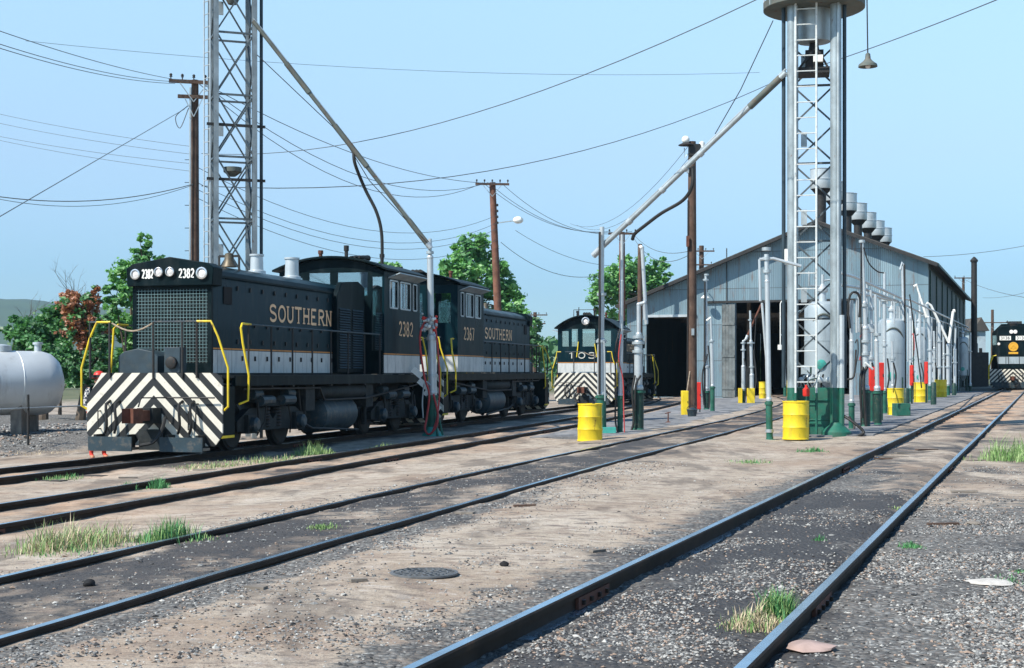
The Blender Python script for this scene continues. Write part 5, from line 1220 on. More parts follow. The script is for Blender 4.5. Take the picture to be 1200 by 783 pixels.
# striped stand with hoses between the two coupled diesels
def pipe_stand(name, label, px, basepy, segs, green=None, group='sanding and fuel stands', base='flange', extras=None, cat='pipe stand'):
    """segs: [(px, py, radius_m)] from bottom to top; green: py where the green lower part ends"""
    b = G(px, basepy); Y = b.y; t = thing(name, label, cat, tuple(b), 0, group); pts = [P(q[0], q[1], Y) for q in segs]
    lower = [Vector((b.x, b.y, b.z))]
    if green is not None:
        gp = P(segs[0][0], green, Y); mb = MB(); mb.tube([b, gp], segs[0][2]*1.18, M['green'] if extras is None or not extras.get('dark') else M['dgreen'], 14)
        if base == 'flange': mb.lathe([(segs[0][2]*2.1, 0), (segs[0][2]*2.1, .04), (segs[0][2]*1.3, .07), (segs[0][2]*1.2, .12)], b, M['green'], 16)
        mb.lathe([(segs[0][2]*1.5, -.03), (segs[0][2]*1.5, .03)], gp - Vector((0, 0, .05)), M['green'], 14)
        mb.build('base', t, world=True); start = gp
    else: start = b
    mb = MB(); allp = [start] + [p for p in pts if p.z > start.z + .01 or True]
    if green is not None: allp = [start] + [p for p in pts if (p - start).length > .02]
    rs = [segs[0][2]] + [q[2] for q in segs][-(len(allp)-1):]
    for i in range(len(allp)-1):
        mb.tube([allp[i], allp[i+1]], rs[i+1], M['silver'], 12)
        if i: mb.sphere(allp[i], max(rs[i], rs[i+1])*1.12, M['silver'], 10, 6)
    mb.build('pipe', t, world=True)
    rings = (extras or {}).get('rings', [])
    if rings:
        mb = MB()
        for (rx, ry, rr_) in rings: mb.lathe([(rr_*.6, -.04), (rr_, -.035), (rr_, .035), (rr_*.6, .04)], P(rx, ry, Y), M['galv'], 14)
        mb.build('flange', t, world=True)
    for h in (extras or {}).get('hoses', []):
        mb = MB(); mb.tube(smooth_path([P(x, y, Y - dy) for x, y, dy in h[1]], 5), h[2] if len(h) > 2 else .025, M[h[0]], 8); mb.build('hose', t, world=True)
    for bx in (extras or {}).get('boxes', []):
        x0, y0, x1, y1, dy, dep, mn, nm = bx; a, c = P(x0, y1, Y-dy), P(x1, y0, Y-dy); mb = MB(); mb.box((a.x, a.y, a.z), (c.x, a.y+dep, c.z), M[mn]); mb.build(nm, t, world=True, bevel=.01)
    for ln in (extras or {}).get('arms', []):
        mb = MB(); mb.tube([P(x, y, Y-dy) for x, y, dy in ln[1]], ln[2], M[ln[0]], 10); mb.build('arm', t, world=True)
    return t, b
YS_ = {}
t, b = pipe_stand('hose_stand', 'silver stand with red hoses and cluster of red valves beside the coupled diesels', 507, 511, [(507, 460, .115), (506, 395, .115), (505, 383, .09), (504, 302, .085), (504, 280, .05)], 463, base=None,
  extras=dict(rings=[(506, 397, .16), (505, 378, .15), (507, 440, .14), (504, 296, .1)],
  hoses=[('redhose', [(500, 372, .1), (492, 395, .2), (497, 440, .2), (503, 462, .2), (500, 490, .25), (498, 503, .3), (503, 509, .3), (511, 500, .3), (513, 485, .25), (508, 462, .15)], .028),
         ('redhose', [(509, 372, .1), (514, 420, .15), (515, 460, .15), (512, 490, .2), (506, 508, .3)], .022), ('galv', [(505, 452, .2), (498, 448, .2), (495, 470, .2), (496, 490, .2)], .02)],
  arms=[('green', [(507, 465, 0), (498, 510, .1)], .03), ('green', [(508, 465, 0), (519, 510, .1)], .03), ('green', [(507, 468, 0), (513, 511, .3)], .03), ('silver', [(507, 384, 0), (494, 386, .1)], .05)]))
mb = MB()
for i in range(26):
    x, y = 494 + 18*random.random(), 368 + 20*random.random(); c = P(x, y, b.y - .12 - .1*random.random())
    mb.sphere(c, random.uniform(.03, .06), random.choice((M['red'], M['red'], M['silver'], M['white'], M['galv'])), 8, 5)
mb.build('valve', t, world=True)
mb = MB(); mb.lathe([(.3, 0), (.28, .05), (.16, .16), (.12, .3)], b, M['teal'], 18); mb.build('base', t, world=True)
mb = MB()
for i in range(4):
    c = P(489 + i*7, 437 + i*13, b.y + .05); mb.bar(c + Vector((-.12, 0, .1)), c + Vector((.12, 0, -.1)), .12, .16, M['white'])
mb.build('striped_brace', t, world=True)
# ------------------------------------------------------------ stands in the middle
E = dict
pipe_stand('pipe_stand', 'tall silver stand with green lower part right behind the nearer left yellow drum', 705, 511, [(704.5, 462, .105), (704.5, 400, .10), (705, 345, .075), (705.5, 266, .06)], 463,
  extras=E(rings=[(704.5, 400, .14), (705, 345, .12)], arms=[('iron', [(702.5, 462, .12), (702.8, 272, .12)], .03)], hoses=[('galv', [(708, 400, .15), (709, 440, .15), (709, 470, .15)], .02)],
  boxes=[(700, 501, 722, 511, .2, .5, 'teal', 'pedestal')]))
pipe_stand('pipe_stand', 'thin silver stand with hanging red hose between two thicker stands', 726.5, 510, [(727, 463, .06), (728, 400, .055), (728.5, 330, .05), (729, 275, .04)], 464,
  extras=E(hoses=[('redhose', [(728, 392, .1), (725, 420, .15), (730, 445, .15), (731, 480, .15), (732, 509, .2)], .016), ('rubber', [(727, 385, .1), (721, 410, .15), (722, 450, .15), (721, 490, .15), (724, 507, .2)], .022)]))
pipe_stand('pipe_stand', 'stand with stout flanged silver barrel and dark green foot before the third diesel', 747.5, 507, [(748, 455, .13), (748, 402, .11), (748.5, 392, .075), (748.5, 357, .055), (755, 355, .055), (756, 375, .05)], 457,
  extras=E(dark=True, rings=[(748, 402, .17), (748, 412, .16), (748, 395, .15)], hoses=[('rubber', [(744, 440, .15), (741, 460, .2), (743, 490, .2), (740, 505, .2)], .03), ('rubber', [(751, 440, .15), (745, 452, .2), (744, 480, .2)], .03)], arms=[('silver', [(757.5, 380, -.3), (752.5, 289, -.3)], .05), ('white', [(752.5, 289, -.3), (750, 291, -.3)], .06)]))
pipe_stand('pipe_stand', 'dark thin stand against the lamp pole with white lamp bracket', 828, 482, [(828, 455, .10), (828, 430, .11), (828, 380, .07), (827, 322, .05)], 458,
  extras=E(dark=True, rings=[(827, 328, .12), (828, 322, .1), (828, 430, .15)], arms=[('iron', [(825.5, 470, .1), (826, 330, .1)], .035)], hoses=[('rubber', [(829, 415, .1), (823, 440, .15), (825, 475, .15)], .03), ('rubber', [(830, 405, .1), (833, 440, .15), (831, 478, .15)], .03)]))
pipe_stand('pipe_stand', 'silver stand with green foot just right of the lamp pole', 835, 484, [(835, 452, .075), (834, 400, .07), (833, 372, .04)], 453, extras=E(arms=[('white', [(833, 372, 0), (828, 376, 0)], .04)], rings=[(834, 400, .11)]))
pipe_stand('pipe_stand', 'stand whose diagonal boom rises over the tall doorway', 871, 474, [(871, 456, .09), (871, 430, .10), (871, 400, .06), (874, 398, .05)], 458,
  extras=E(arms=[('rust', [(874, 398, .1), (892, 357, .1)], .05), ('silver', [(874, 398, .1), (876, 393, .1)], .07), ('galv', [(892, 357, .1), (897, 400, .1), (899, 455, .1)], .03)], rings=[(871, 410, .13), (871, 402, .13)], boxes=[(866, 455, 870, 474, .3, .3, 'yellow', 'guard')], hoses=[('rubber', [(872, 420, .1), (875, 440, .2), (873, 470, .2)], .03)]))
pipe_stand('pipe_stand', 'second stand before the tall doorway with yellow box at its foot', 881, 474, [(881, 456, .09), (881, 440, .11), (880, 400, .08), (879, 364, .05)], 458,
  extras=E(rings=[(880, 402, .2), (879, 375, .1), (881, 430, .14)], boxes=[(876.5, 455, 884.5, 474, .3, .35, 'yellow', 'guard')], hoses=[('rubber', [(883, 410, .1), (886, 440, .2), (884, 468, .2)], .03), ('rubber', [(886, 370, .0), (884, 420, .1), (888, 455, .1)], .02)]))
pipe_stand('pipe_stand', 'hooked stand at right side of the tall doorway', 920, 466, [(920, 450, .09), (919, 430, .10), (918, 395, .05), (915.5, 392, .04)], 452,
  extras=E(arms=[('white', [(914.5, 410, 0), (914.5, 356, 0), (916, 353, 0), (920, 354, 0)], .035)], boxes=[(912, 404, 917, 410, 0, .2, 'white', 'lamp')], rings=[(919, 412, .12)], hoses=[('rubber', [(921, 425, .1), (925, 445, .1), (922, 464, .1)], .03)]))
pipe_stand('pipe_stand', 'slim T-headed stand with green foot left of the right yellow drum', 902, 518, [(901, 468, .062), (899, 330, .055), (898, 298, .05)], 470,
  extras=E(rings=[(898, 292, .10), (898.5, 318, .09), (901.7, 505, .09), (898, 303, .08)], arms=[('silver', [(890, 304, 0), (906, 303, 0), (939, 312, .1)], .035), ('silver', [(890, 304, 0), (890.5, 330, 0), (891, 353, 0)], .03), ('white', [(922, 310, 0), (922, 292, 0)], .05), ('silver', [(893, 355, -.2), (898, 420, -.2), (899, 462, -.2)], .028)]))
# ------------------------------------------------------------ stands right of the tower
pipe_stand('pipe_stand', 'stand with black looped hose at its head right of the sanding tower', 998, 506, [(998, 470, .065), (998, 400, .06), (998, 352, .05)], 472,
  extras=E(hoses=[('rubber', [(996, 385, .1), (994, 360, .1), (997, 345, .1), (1004, 343, .1), (1008, 352, .1), (1007, 372, .1)], .03), ('rubber', [(1003, 410, .1), (1001, 440, .2), (993, 445, .2)], .025), ('rubber', [(995, 488, .1), (1001, 498, .2), (1000, 506, .3)], .03)], arms=[('silver', [(1004, 390, 0), (1004, 350, 0)], .035)]))
pipe_stand('pipe_stand', 'tallest leaning silver pipe on black foot before the red cabinets', 1014, 503, [(1014, 455, .11), (1014, 385, .09), (1013, 355, .065), (1010, 284, .05)], 457,
  extras=E(dark=True, rings=[(1010, 283, .08), (1014, 400, .14), (1013, 358, .1), (1014, 415, .13)], hoses=[('rubber', [(1012, 290, .1), (1018, 308, .1), (1028, 318, .1), (1036, 320, .1)], .018), ('rubber', [(1011, 430, .1), (1008, 450, .2), (1010, 490, .2)], .035), ('rubber', [(1016, 430, .1), (1012, 445, .2), (1015, 500, .2)], .04)],
  arms=[('iron', [(1009, 500, .05), (1009, 285, .05)], .02), ('white', [(1014, 425, .2), (1023, 433, .2)], .03)]))
pipe_stand('pipe_stand', 'dark footed stand with square meter box beside the tallest pipe', 1029, 501, [(1028, 455, .085), (1027, 400, .06), (1026, 345, .04)], 458, extras=E(dark=True, boxes=[(1010, 380, 1025, 390, -.1, .3, 'silver', 'meter')], rings=[(1028, 392, .1)]))
pipe_stand('pipe_stand', 'silver pipe with green foot between red cabinet and silver tank', 1037, 487, [(1036.5, 456, .075), (1036.5, 400, .065), (1036.5, 352, .065), (1036.5, 319, .05)], 458, extras=E(rings=[(1036.5, 352, .15), (1036.5, 405, .1)], hoses=[('rubber', [(1040, 420, .1), (1042, 440, .1), (1039, 460, .1)], .03)]))
pipe_stand('pipe_stand', 'tall dark pole capped white in front of the second silver tank', 1060, 484, [(1060, 455, .05), (1059.5, 400, .05), (1057.5, 312, .05)], 457, extras=E(dark=True, arms=[('rubber', [(1061.5, 480, .05), (1060, 310, .05)], .03), ('silver', [(1055, 316, 0), (1057, 308, 0), (1060, 312, 0)], .05)], hoses=[('rubber', [(1066, 345, 0), (1072, 390, 0), (1076, 420, .1), (1080, 455, .1)], .025)]))
pipe_stand('pipe_stand', 'white bent pipe descending from behind the second silver tank', 1090, 471, [(1090, 450, .09), (1090, 400, .09), (1088, 372, .09), (1085, 356, .08)], 452, extras=E(arms=[('white', [(1071, 336, 0), (1074, 334, 0), (1086, 372, 0)], .07)], rings=[(1090, 410, .15), (1090, 425, .15)]))
pipe_stand('pipe_stand', 'stand at the lower end of the long slanting white pipe', 1101, 467, [(1101, 450, .10), (1101, 378, .09)], 452, extras=E(arms=[('white', [(1084, 360, 0), (1087, 355, 0), (1091, 358, 0), (1111, 400, 0)], .07)], rings=[(1101, 400, .16), (1101, 430, .16)]))
pipe_stand('pipe_stand', 'stand with white pipe slanting steeply up to its right', 1111, 465, [(1111, 450, .10), (1111, 405, .11), (1112, 402, .08)], 452, extras=E(arms=[('white', [(1112, 402, .1), (1117, 365, .1)], .08), ('white', [(1117, 365, .1), (1119, 364, .1)], .1)], rings=[(1111, 415, .18), (1111, 430, .18)]))
pipe_stand('pipe_stand', 'short silver stand with elbow just left of the farthest tank', 1119, 463, [(1119, 450, .10), (1119, 410, .1), (1120, 384, .06)], 452, extras=E(rings=[(1119, 425, .17)]))
pipe_stand('pipe_stand', 'last silver stand standing close to the black smokestack', 1137, 460, [(1137, 450, .1), (1137, 390, .07)], 452, extras=E(rings=[(1137, 412, .14)], dark=True))
for i, (px, py, tp, lb) in enumerate(((1021, 497, 340, 'thin stand with green foot in the cluster behind the tallest pipe'), (1046, 486, 400, 'short pipe in front of the first right silver tank'), (1067, 473, 352, 'thin pipe between second tank and yellow drum row'), (1095, 467, 388, 'slim pipe among the farther white stands'), (1106, 465, 395, 'slim pipe right of the slanting white pipe'), (1078, 470, 345, 'thin vertical pipe before the farther drum'))):
    pipe_stand('pipe_stand', lb, px, py, [(px, 452, .06 if i < 2 else .08), (px, tp+20, .05 if i < 2 else .07), (px-.5, tp, .04 if i < 2 else .06)], 455, extras=E(rings=[(px, 420, .1), (px, tp+22, .09)], hoses=[('rubber', [(px+1, 425, .1), (px+4, 440, .1), (px+2, 458, .1)], .03)]))
# overhead pipe rack
def rack(label, pts_list, posts):
    t = thing('pipe_rack', label, 'pipe rack', tuple(pts_list[0][0]), 0); 
    for i, pts in enumerate(pts_list): mb = MB(); mb.tube(pts, .045, M['silver'] if i % 2 == 0 else M['galv'], 8); mb.build('pipe', t, world=True)
    for a, b in posts: mb = MB(); mb.tube([a, b], .03, M['silver'], 8); mb.build('hanger', t, world=True)
rack('overhead rack of silver pipes running from the tower over the tanks', [[P(985, 320, 38), P(1000, 324, 40), P(1055, 349, 52), P(1068, 352, 60), P(1135, 384, 110)], [P(985, 334, 38), P(1012, 338, 42), P(1052, 353, 52), P(1090, 372, 80), P(1135, 388, 110)], [P(1000, 343, 40), P(1020, 346, 44), P(1044, 352, 50)]],
     [(P(1016, 330, 43), P(1016, 372, 43)), (P(1048, 347, 51), P(1048, 380, 51)), (P(1031, 338, 46.5), P(1031, 372, 46.5)), (P(1040, 344, 49), P(1040, 356, 49))] + [(P(x, 320 + (x-985)*.43 + 6, Y), P(x, 320 + (x-985)*.43 + q, Y)) for x, Y, q in ((1006, 41, 60), (1022, 45, 90), (1054, 52, 45), (1064, 56, 70), (1073, 63, 50), (1083, 70, 60), (1092, 76, 40), (1098, 82, 60), (1105, 87, 45), (1115, 95, 60), (1123, 102, 30), (1131, 108, 50))])
rr = random.Random(77)
rk2 = thing('hose_rack', 'tangle of thin hoses and risers hanging along the row of stands right of the tower', 'hose rack', tuple(G(1040, 490)))
for i in range(26):
    px = 990 + 148*rr.random()**1.1; Y = 38 + (px-990)/148*66 + rr.uniform(-1, 1); y0 = rr.uniform(395, 425); L = rr.uniform(25, 48) * (1 - (px-990)/260)
    mb = MB(); mb.tube(smooth_path([P(px, y0, Y), P(px+rr.uniform(1, 3), y0-4, Y), P(px+rr.uniform(3, 5), y0+L*.4, Y-.1), P(px+rr.uniform(0, 4), y0+L, Y-.1)], 4), rr.uniform(.018, .034), M[rr.choice(('rubber', 'rubber', 'iron', 'redhose', 'silver'))], 6); mb.build('hose', rk2, world=True)
for i in range(16):
    px = 992 + 140*rr.random(); Y = 38 + (px-990)/148*66 + rr.uniform(-1.5, 1.5); yb = HY + (EYE - gz(X_at(px, Y), Y, -.08))*F/Y; yt = rr.uniform(350, 400) + (px-990)*.12
    mb = MB(); mb.tube([P(px, yb, Y), P(px, yt, Y)], rr.uniform(.025, .05), M[rr.choice(('silver', 'silver', 'ladder', 'galv', 'dgreen'))], 8); q = rr.uniform(.2, .5); c = P(px, yt*q + yb*(1-q), Y); mb.lathe([(.06, -.05), (.1, -.04), (.1, .04), (.06, .05)], c, M['galv'], 10); mb.build('riser', rk2, world=True)
# tanks
def sand_tank(px, Y, wpx, ytop, ybot, label):
    X = X_at(px, Y); r = wpx/2*Y/F; g = gz(X, Y, -.07); z1, z0 = EYE + (HY-ytop)/F*Y - g, max(.45, EYE + (HY-ybot)/F*Y - g)
    t = thing('sand_tank', label, 'tank', (X, Y, g), 0, 'upright silver sand tanks'); mb = MB()
    mb.lathe([(.1, z0-.35), (r*.5, z0-.2), (r, z0), (r, z0+(z1-z0)*.5), (r+.008, z0+(z1-z0)*.5), (r+.008, z0+(z1-z0)*.5+.03), (r, z0+(z1-z0)*.5+.03), (r, z1-.22), (r*.93, z1-.1), (r*.7, z1-.02), (.001, z1)], (0, 0, 0), M['tankgrey'], 32); mb.build('shell', t)
    for a in (.6, 2.2, 3.8, 5.3): mb = MB(); mb.bar((r*.93*math.cos(a), r*.93*math.sin(a), 0), (r*.93*math.cos(a), r*.93*math.sin(a), z0+.4), .09, .09, M['dgreen']); mb.build('leg', t)
    mb = MB(); mb.lathe([(.11, 0), (.09, .25), (.15, .3), (.15, .36), (.04, .5), (.04, .75)], (0, 0, z1-.03), M['silver'], 14); mb.tube([(0, 0, z1+.55), (r*.7, 0, z1+.6), (r*.7, 0, z1+.1)], .03, M['galv']); mb.tube([(0, 0, z1+.4), (-r*.8, -.1, z1+.42), (-r*.8, -.1, z1+.8)], .03, M['galv']); mb.build('valve', t)
    mb = MB(); mb.tube([(r*.86*math.cos(R(200+i*8)), -r*1.02*abs(math.sin(R(200+i*8)))-.02 if False else r*1.05*math.sin(R(200+i*8)), z1-.75 + .38*math.sin(R(i*12))) for i in range(16)], .03, M['plat'], 8); mb.build('pipe', t); mb = MB(); mb.lathe([(.12, 0), (.14, .03), (.1, .05)], (-r*.3, -r*.97, z0+.45), M['teal'], 14, (0, -1, 0)); mb.build('plate', t)
sand_tank(964, 38.5, 42, 353, 447, 'upright silver tank seen between the legs of the right sanding tower')
sand_tank(1045, 52, 32, 373, 455, 'first upright silver tank right of the tower, behind the nearest right drum')
sand_tank(1077, 76, 19, 383, 452, 'second upright silver tank, partly hidden by a tall dark pole')
sand_tank(1128, 100, 14, 395, 440, 'farthest and smallest upright silver tank near the smokestack')
# ------------------------------------------------------------ drums, cabinets, boxes
def drum(px, py, wpx, hpx, label, mouth=False):
    b = G(px, py, -.09); r = wpx/2*b.y/F; H = hpx*b.y/F
    t = thing('steel_drum', label, 'drum', tuple(b), random.uniform(0, 3), 'yellow steel drums'); mb = MB(); k = .012
    mb.lathe([(.001, 0), (r-.01, 0), (r+.006, .005), (r+.006, .03), (r-.005, .035), (r-.005, H*.32-.03), (r+.008, H*.32), (r-.005, H*.32+.03), (r-.005, H*.65-.03), (r+.008, H*.65), (r-.005, H*.65+.03), (r-.005, H-.04), (r+.007, H-.03), (r+.007, H), (r-.01, H), (r-.012, H-.02), (.001, H-.02)], (0, 0, 0), M['yellow'], 48)
    for v in mb.v:
        k = 1 + (.035*mnoise.noise(Vector((v.x*3, v.y*3, v.z*2.5)) + b) + .02*mnoise.noise(Vector((v.x*8, v.y*8, v.z*7)) + b)); v.x *= k; v.y *= k
    mb.build('barrel', t, smooth=30)
    mb = MB(); mb.lathe([(.035, H-.02), (.035, H), (.001, H)], (r*.6, 0, 0), M['iron'], 10); mb.lathe([(.02, H-.02), (.02, H-.003), (.001, H-.003)], (-r*.6, 0, 0), M['iron'], 10); mb.build('bung', t)
    mb = MB(); mb.box((-.006, -r-.006, .04), (.006, -r+.02, H-.05), M['yellow']); o = mb.build('seam', t)
    return t
drum(691.5, 517, 29, 44, 'yellow steel drum left of the green-footed stand, before the striped diesel')
drum(932.5, 515, 30, 45, 'yellow steel drum at the foot of the right sanding tower')
drum(1049.5, 487, 19, 32, 'yellow steel drum under the first right silver tank')
drum(1079, 472, 16, 24, 'yellow steel drum under the second right silver tank')
drum(1102.5, 466, 14, 21, 'smallest yellow steel drum, farthest in the right row')
drum(893.5, 467.5, 8, 20, 'narrow yellow drum inside the tall doorway light')
drum(926, 466, 8, 20, 'yellow drum half hidden behind the left leg of the right tower')
def cabinet(px0, px1, py0, py1, gpy, m, name, label, cat, depth=.3, legs=True):
    g = G((px0+px1)/2, gpy, -.09); Y = g.y; t = thing(name, label, cat, tuple(g)); x0, x1 = X_at(px0, Y)-g.x, X_at(px1, Y)-g.x; z1 = EYE+(HY-py0)/F*Y-g.z; z0 = EYE+(HY-py1)/F*Y-g.z
    mb = MB(); mb.box((x0, -.02, z0), (x1, depth, z1), M[m]); mb.build('body', t, bevel=.015)
    mb = MB(); mb.box((x0+.02, -.045, z0+.03), (x1-.02, -.022, z1-.03), M[m]); mb.box((x1-.05, -.06, (z0+z1)/2), (x1-.03, -.045, (z0+z1)/2+.08), M['iron']); mb.build('door', t)
    if legs:
        mb = MB(); mb.bar((x0+.03, .1, 0), (x0+.03, .1, z0), .04, .04, M['dgreen']); mb.bar((x1-.03, .1, 0), (x1-.03, .1, z0), .04, .04, M['dgreen']); mb.build('stand', t)
cabinet(1019, 1026, 430, 459, 496, 'red', 'hose_cabinet', 'lower left red cabinet of the pair behind the tallest pipe', 'cabinet')
cabinet(1029, 1036, 425, 458, 494, 'red', 'hose_cabinet', 'right and slightly higher red cabinet of the pair behind the tallest pipe', 'cabinet')
cabinet(1068, 1070.5, 428, 452, 474, 'red', 'hose_cabinet', 'narrow red cabinet left of the second right yellow drum', 'cabinet')
cabinet(1085, 1087.5, 424, 450, 473, 'red', 'hose_cabinet', 'narrow red cabinet right of the second right yellow drum', 'cabinet')
cabinet(1051, 1067, 473, 488, 488.5, 'green', 'tool_chest', 'low dark green chest on the ground beside a yellow drum', 'chest', .6, False)
cabinet(815.5, 821.5, 448, 480, 484, 'red', 'fire_box', 'slim red cabinet at the foot of the brown lamp pole', 'cabinet')
cabinet(799, 807, 458, 487, 487, 'yellow', 'sand_box', 'tall narrow yellow box left of the brown lamp pole', 'box', .3, False)
cabinet(846, 854, 451, 461, 461, 'yellow', 'sign_box', 'small yellow box with white top by the plank door', 'box', .3, False)
for px0, px1, gp, lb in ((1071, 1092, 476, 'dark green barrier post group beside the second drum'), ):
    pass
for i, (px, gp, tp, lb) in enumerate(((1094, 475, 448, 'short green post right of the second right yellow drum'), (1062, 486, 455, 'short green post beside the low green chest'), (1022, 494, 460, 'left green leg post below the red cabinets'), (1118, 464, 449, 'short green post before the farthest tank'))):
    b = G(px, gp, -.09); t = thing('bollard', lb, 'bollard', tuple(b), 0, 'green bollards'); H = (gp-tp)*b.y/F; mb = MB(); mb.lathe([(.12, 0), (.11, H-.05), (.08, H), (.001, H+.01)], (0, 0, 0), M['dgreen'], 14); mb.build('post', t)
b = G(811, 489, -.09); t = thing('bucket', 'blue grey metal pot at the base of the lamp pole', 'bucket', tuple(b)); mb = MB(); mb.lathe([(.001, 0), (.14, 0), (.18, .24), (.19, .26), (.12, .30), (.05, .34)], (0, 0, 0), M['bluegrey'], 18); mb.build('body', t); mb = MB(); mb.tube(arc((0, 0, .26), .18, 0, 180, 10, (1, 0, 0), (0, .5, .8)), .012, M['iron'], 6); mb.build('handle', t)
b = G(802, 486, -.09); o = MB().tube([b + Vector((-.05, -.1, 0)), b + Vector((.22, .1, 1.62))], .022, M['orangechain'], 7).build('broom_handle'); o.name = 'pole_stick'; tag(o, 'wooden stick leaning up from the narrow yellow box', 'stick')
b = G(783, 496, -.09); t = thing('ground_valve', 'small rusty valve sticking out of the apron', 'valve', tuple(b)); mb = MB(); mb.tube([(0, 0, 0), (0, 0, .34)], .02, M['rust']); mb.tube([(-.1, 0, .3), (.08, 0, .34)], .014, M['rust']); mb.build('stem', t); mb = MB(); mb.lathe([(.12, 0), (.12, .02), (.05, .05)], (0, 0, 0), M['rust'], 14); mb.build('base', t)
# ------------------------------------------------------------ poles and lamps
def pole(px, topy, Y, w, label, arms=(), lean=0, m='pole', extra=None, group='wooden utility poles', basepx=None):
    X = X_at(basepx or px, Y); g = gz(X, Y, -.14); zt = EYE + (HY-topy)/F*Y; t = thing('utility_pole', label, 'utility pole', (X, Y, g), 0, group)
    mb = MB(); tp = Vector((X_at(px, Y)-X, 0, zt-g)); mb.tube([(0, 0, 0), tp*.5, tp], [w*.56, w*.5, w*.42], M[m], 12); mb.build('shaft', t)
    for (dz, half, th, nins) in arms:
        c = tp - Vector((0, 0, dz)); mb = MB(); u = Vector((math.cos(th), math.sin(th), 0)); mb.bar(c - u*half + Vector((0, -w*.6, 0)), c + u*half + Vector((0, -w*.6, 0)), .10, .12, M['pole'])
        mb.bar(c - Vector((0, w*.7, .7)), c + u*half*.55 - Vector((0, w*.7, .06)), .04, .03, M['galv']); mb.bar(c - Vector((0, w*.7, .7)), c - u*half*.55 - Vector((0, w*.7, .06)), .04, .03, M['galv']); a = mb.build('crossarm', t)
        for i in range(nins):
            q = c + u*half*(-.92 + 1.84*i/max(1, nins-1)) + Vector((0, -w*.6, .06)); s = MB(); s.lathe([(.02, 0), (.02, .08), (.06, .09), (.035, .13), (.06, .15), (.03, .2), (.001, .21)], q, M['iron'], 10); s.build('insulator', a)
    return t, Vector((X, Y, g)), tp
t, o_, tp = pole(228.5, 94, 50, .30, 'thick dark pole with crossarm left of the left sanding tower', [(.10, .85, .25, 5), (.62, .55, .2, 0)], m='pole')
mb = MB(); mb.tube([tp + Vector((-.12, -.2, -.3)), Vector((-.14, -.2, 1))], .035, M['galv'], 6); [mb.tube([Vector((-.16, 0, z)), Vector((-.36, 0, z))], .012, M['iron'], 4) for z in [3 + i*.8 for i in range(9)]]; mb.build('conduit', t)
mb = MB(); mb.tube(smooth_path([tp + Vector((-.2, -.1, -.9)), tp + Vector((-.65, -.1, -1.3)), tp + Vector((-.5, -.1, -1.7)), tp + Vector((-.2, -.1, -1.0))], 5), .016, M['wire'], 5); mb.build('wire_coil', t)
t, o_, tp = pole(577, 214, 80, .42, 'red-brown leaning pole with crossarm and street lamp behind the second diesel', [(.12, .95, .1, 5)], basepx=588, m='polered')
mb = MB(); mb.tube([tp + Vector((.1, 0, -2.3)), tp + Vector((1.25, -.1, -2.15))], .03, M['galv'], 6); a = mb.build('bracket', t); mb = MB(); mb.sphere(tp + Vector((1.42, -.1, -2.12)), .24, M['white'], 12, 8, (1, .8, .7)); 
mb = MB(); mb.sphere((0, 0, 0), .27, M['white'], 14, 8, (1.1, .8, .75)); q = mb.build('lamp_head', a); q.location = tp + Vector((1.45, -.1, -2.12))
mb = MB()
for i in range(4): mb.lathe([(.06, 0), (.06, .12), (.03, .14)], tp + Vector((.28, -.1, -1.35 - i*.33)), M['iron'], 8)
mb.build('insulator_rack', t)
t, o_, tp = pole(811, 166, 53.2, .34, 'tall brown lamp pole before the left side of the shed', [], m='pole')
mb = MB(); mb.sphere((0, 0, 0), .15, M['white'], 14, 8); q = mb.build('lamp_globe', t); q.location = tp + Vector((-.25, -.1, .05))
mb = MB(); mb.lathe([(.3, 0), (.28, .03), (.12, .1)], (0, 0, 0), M['iron'], 18); q = mb.build('lamp_shade', t); q.location = tp + Vector((-.23, -.1, -.16)); 
mb = MB(); mb.box((-.12, -.22, -.55), (.28, .16, -.12), M['iron']); mb.lathe([(.1, 0), (.1, .2), (.02, .25)], (.36, -.1, -.25), M['white'], 12); q = mb.build('transformer', t); q.location = tp; mb = MB(); mb.tube([(0, -.1, -.3), (-.3, -.1, -.62), (-.3, -.1, -.25)], .02, M['galv']); mb.box((-.22, -.2, -1.2), (-.14, -.1, -.9), M['galv']); q = mb.build('bracket', t); q.location = tp
mb = MB(); mb.tube([(-.2, -.12, .4), tp + Vector((-.17, -.12, -2.2))], .022, M['iron'], 5); mb.box((-.24, -.25, 6.3), (-.14, -.17, 6.7), M['rust']); mb.box((-.05, -.26, 3.0), (.05, -.2, 3.25), M['galv']); mb.build('conduit', t)
pole(729, 272, 86, .40, 'pole with crossarm behind the end of the silver boom', [(.12, .85, 0, 4)], m='polered')
pole(750, 286, 92, .34, 'plain dark pole right of the crossarm pole near the boom end', [], m='pole')
pole(822, 288, 125, .5, 'far pole with double crossarms showing over the shed roof slope', [(.5, 1.1, 0, 4), (1.7, .9, 0, 3)])
pole(627, 366, 150, .45, 'small distant pole with two crossarms left of the third diesel', [(.3, 1.3, 0, 4), (1.2, 1.1, 0, 3)])
pole(1163, 363, 175, .4, 'small distant pole rising behind the far road diesel', [(1.6, 1.9, 0, 3)])
pole(1129, 325, 160, .35, 'distant pole with short crossarm above the shed eave beside the smokestack', [(.1, 1.1, 0, 3)])
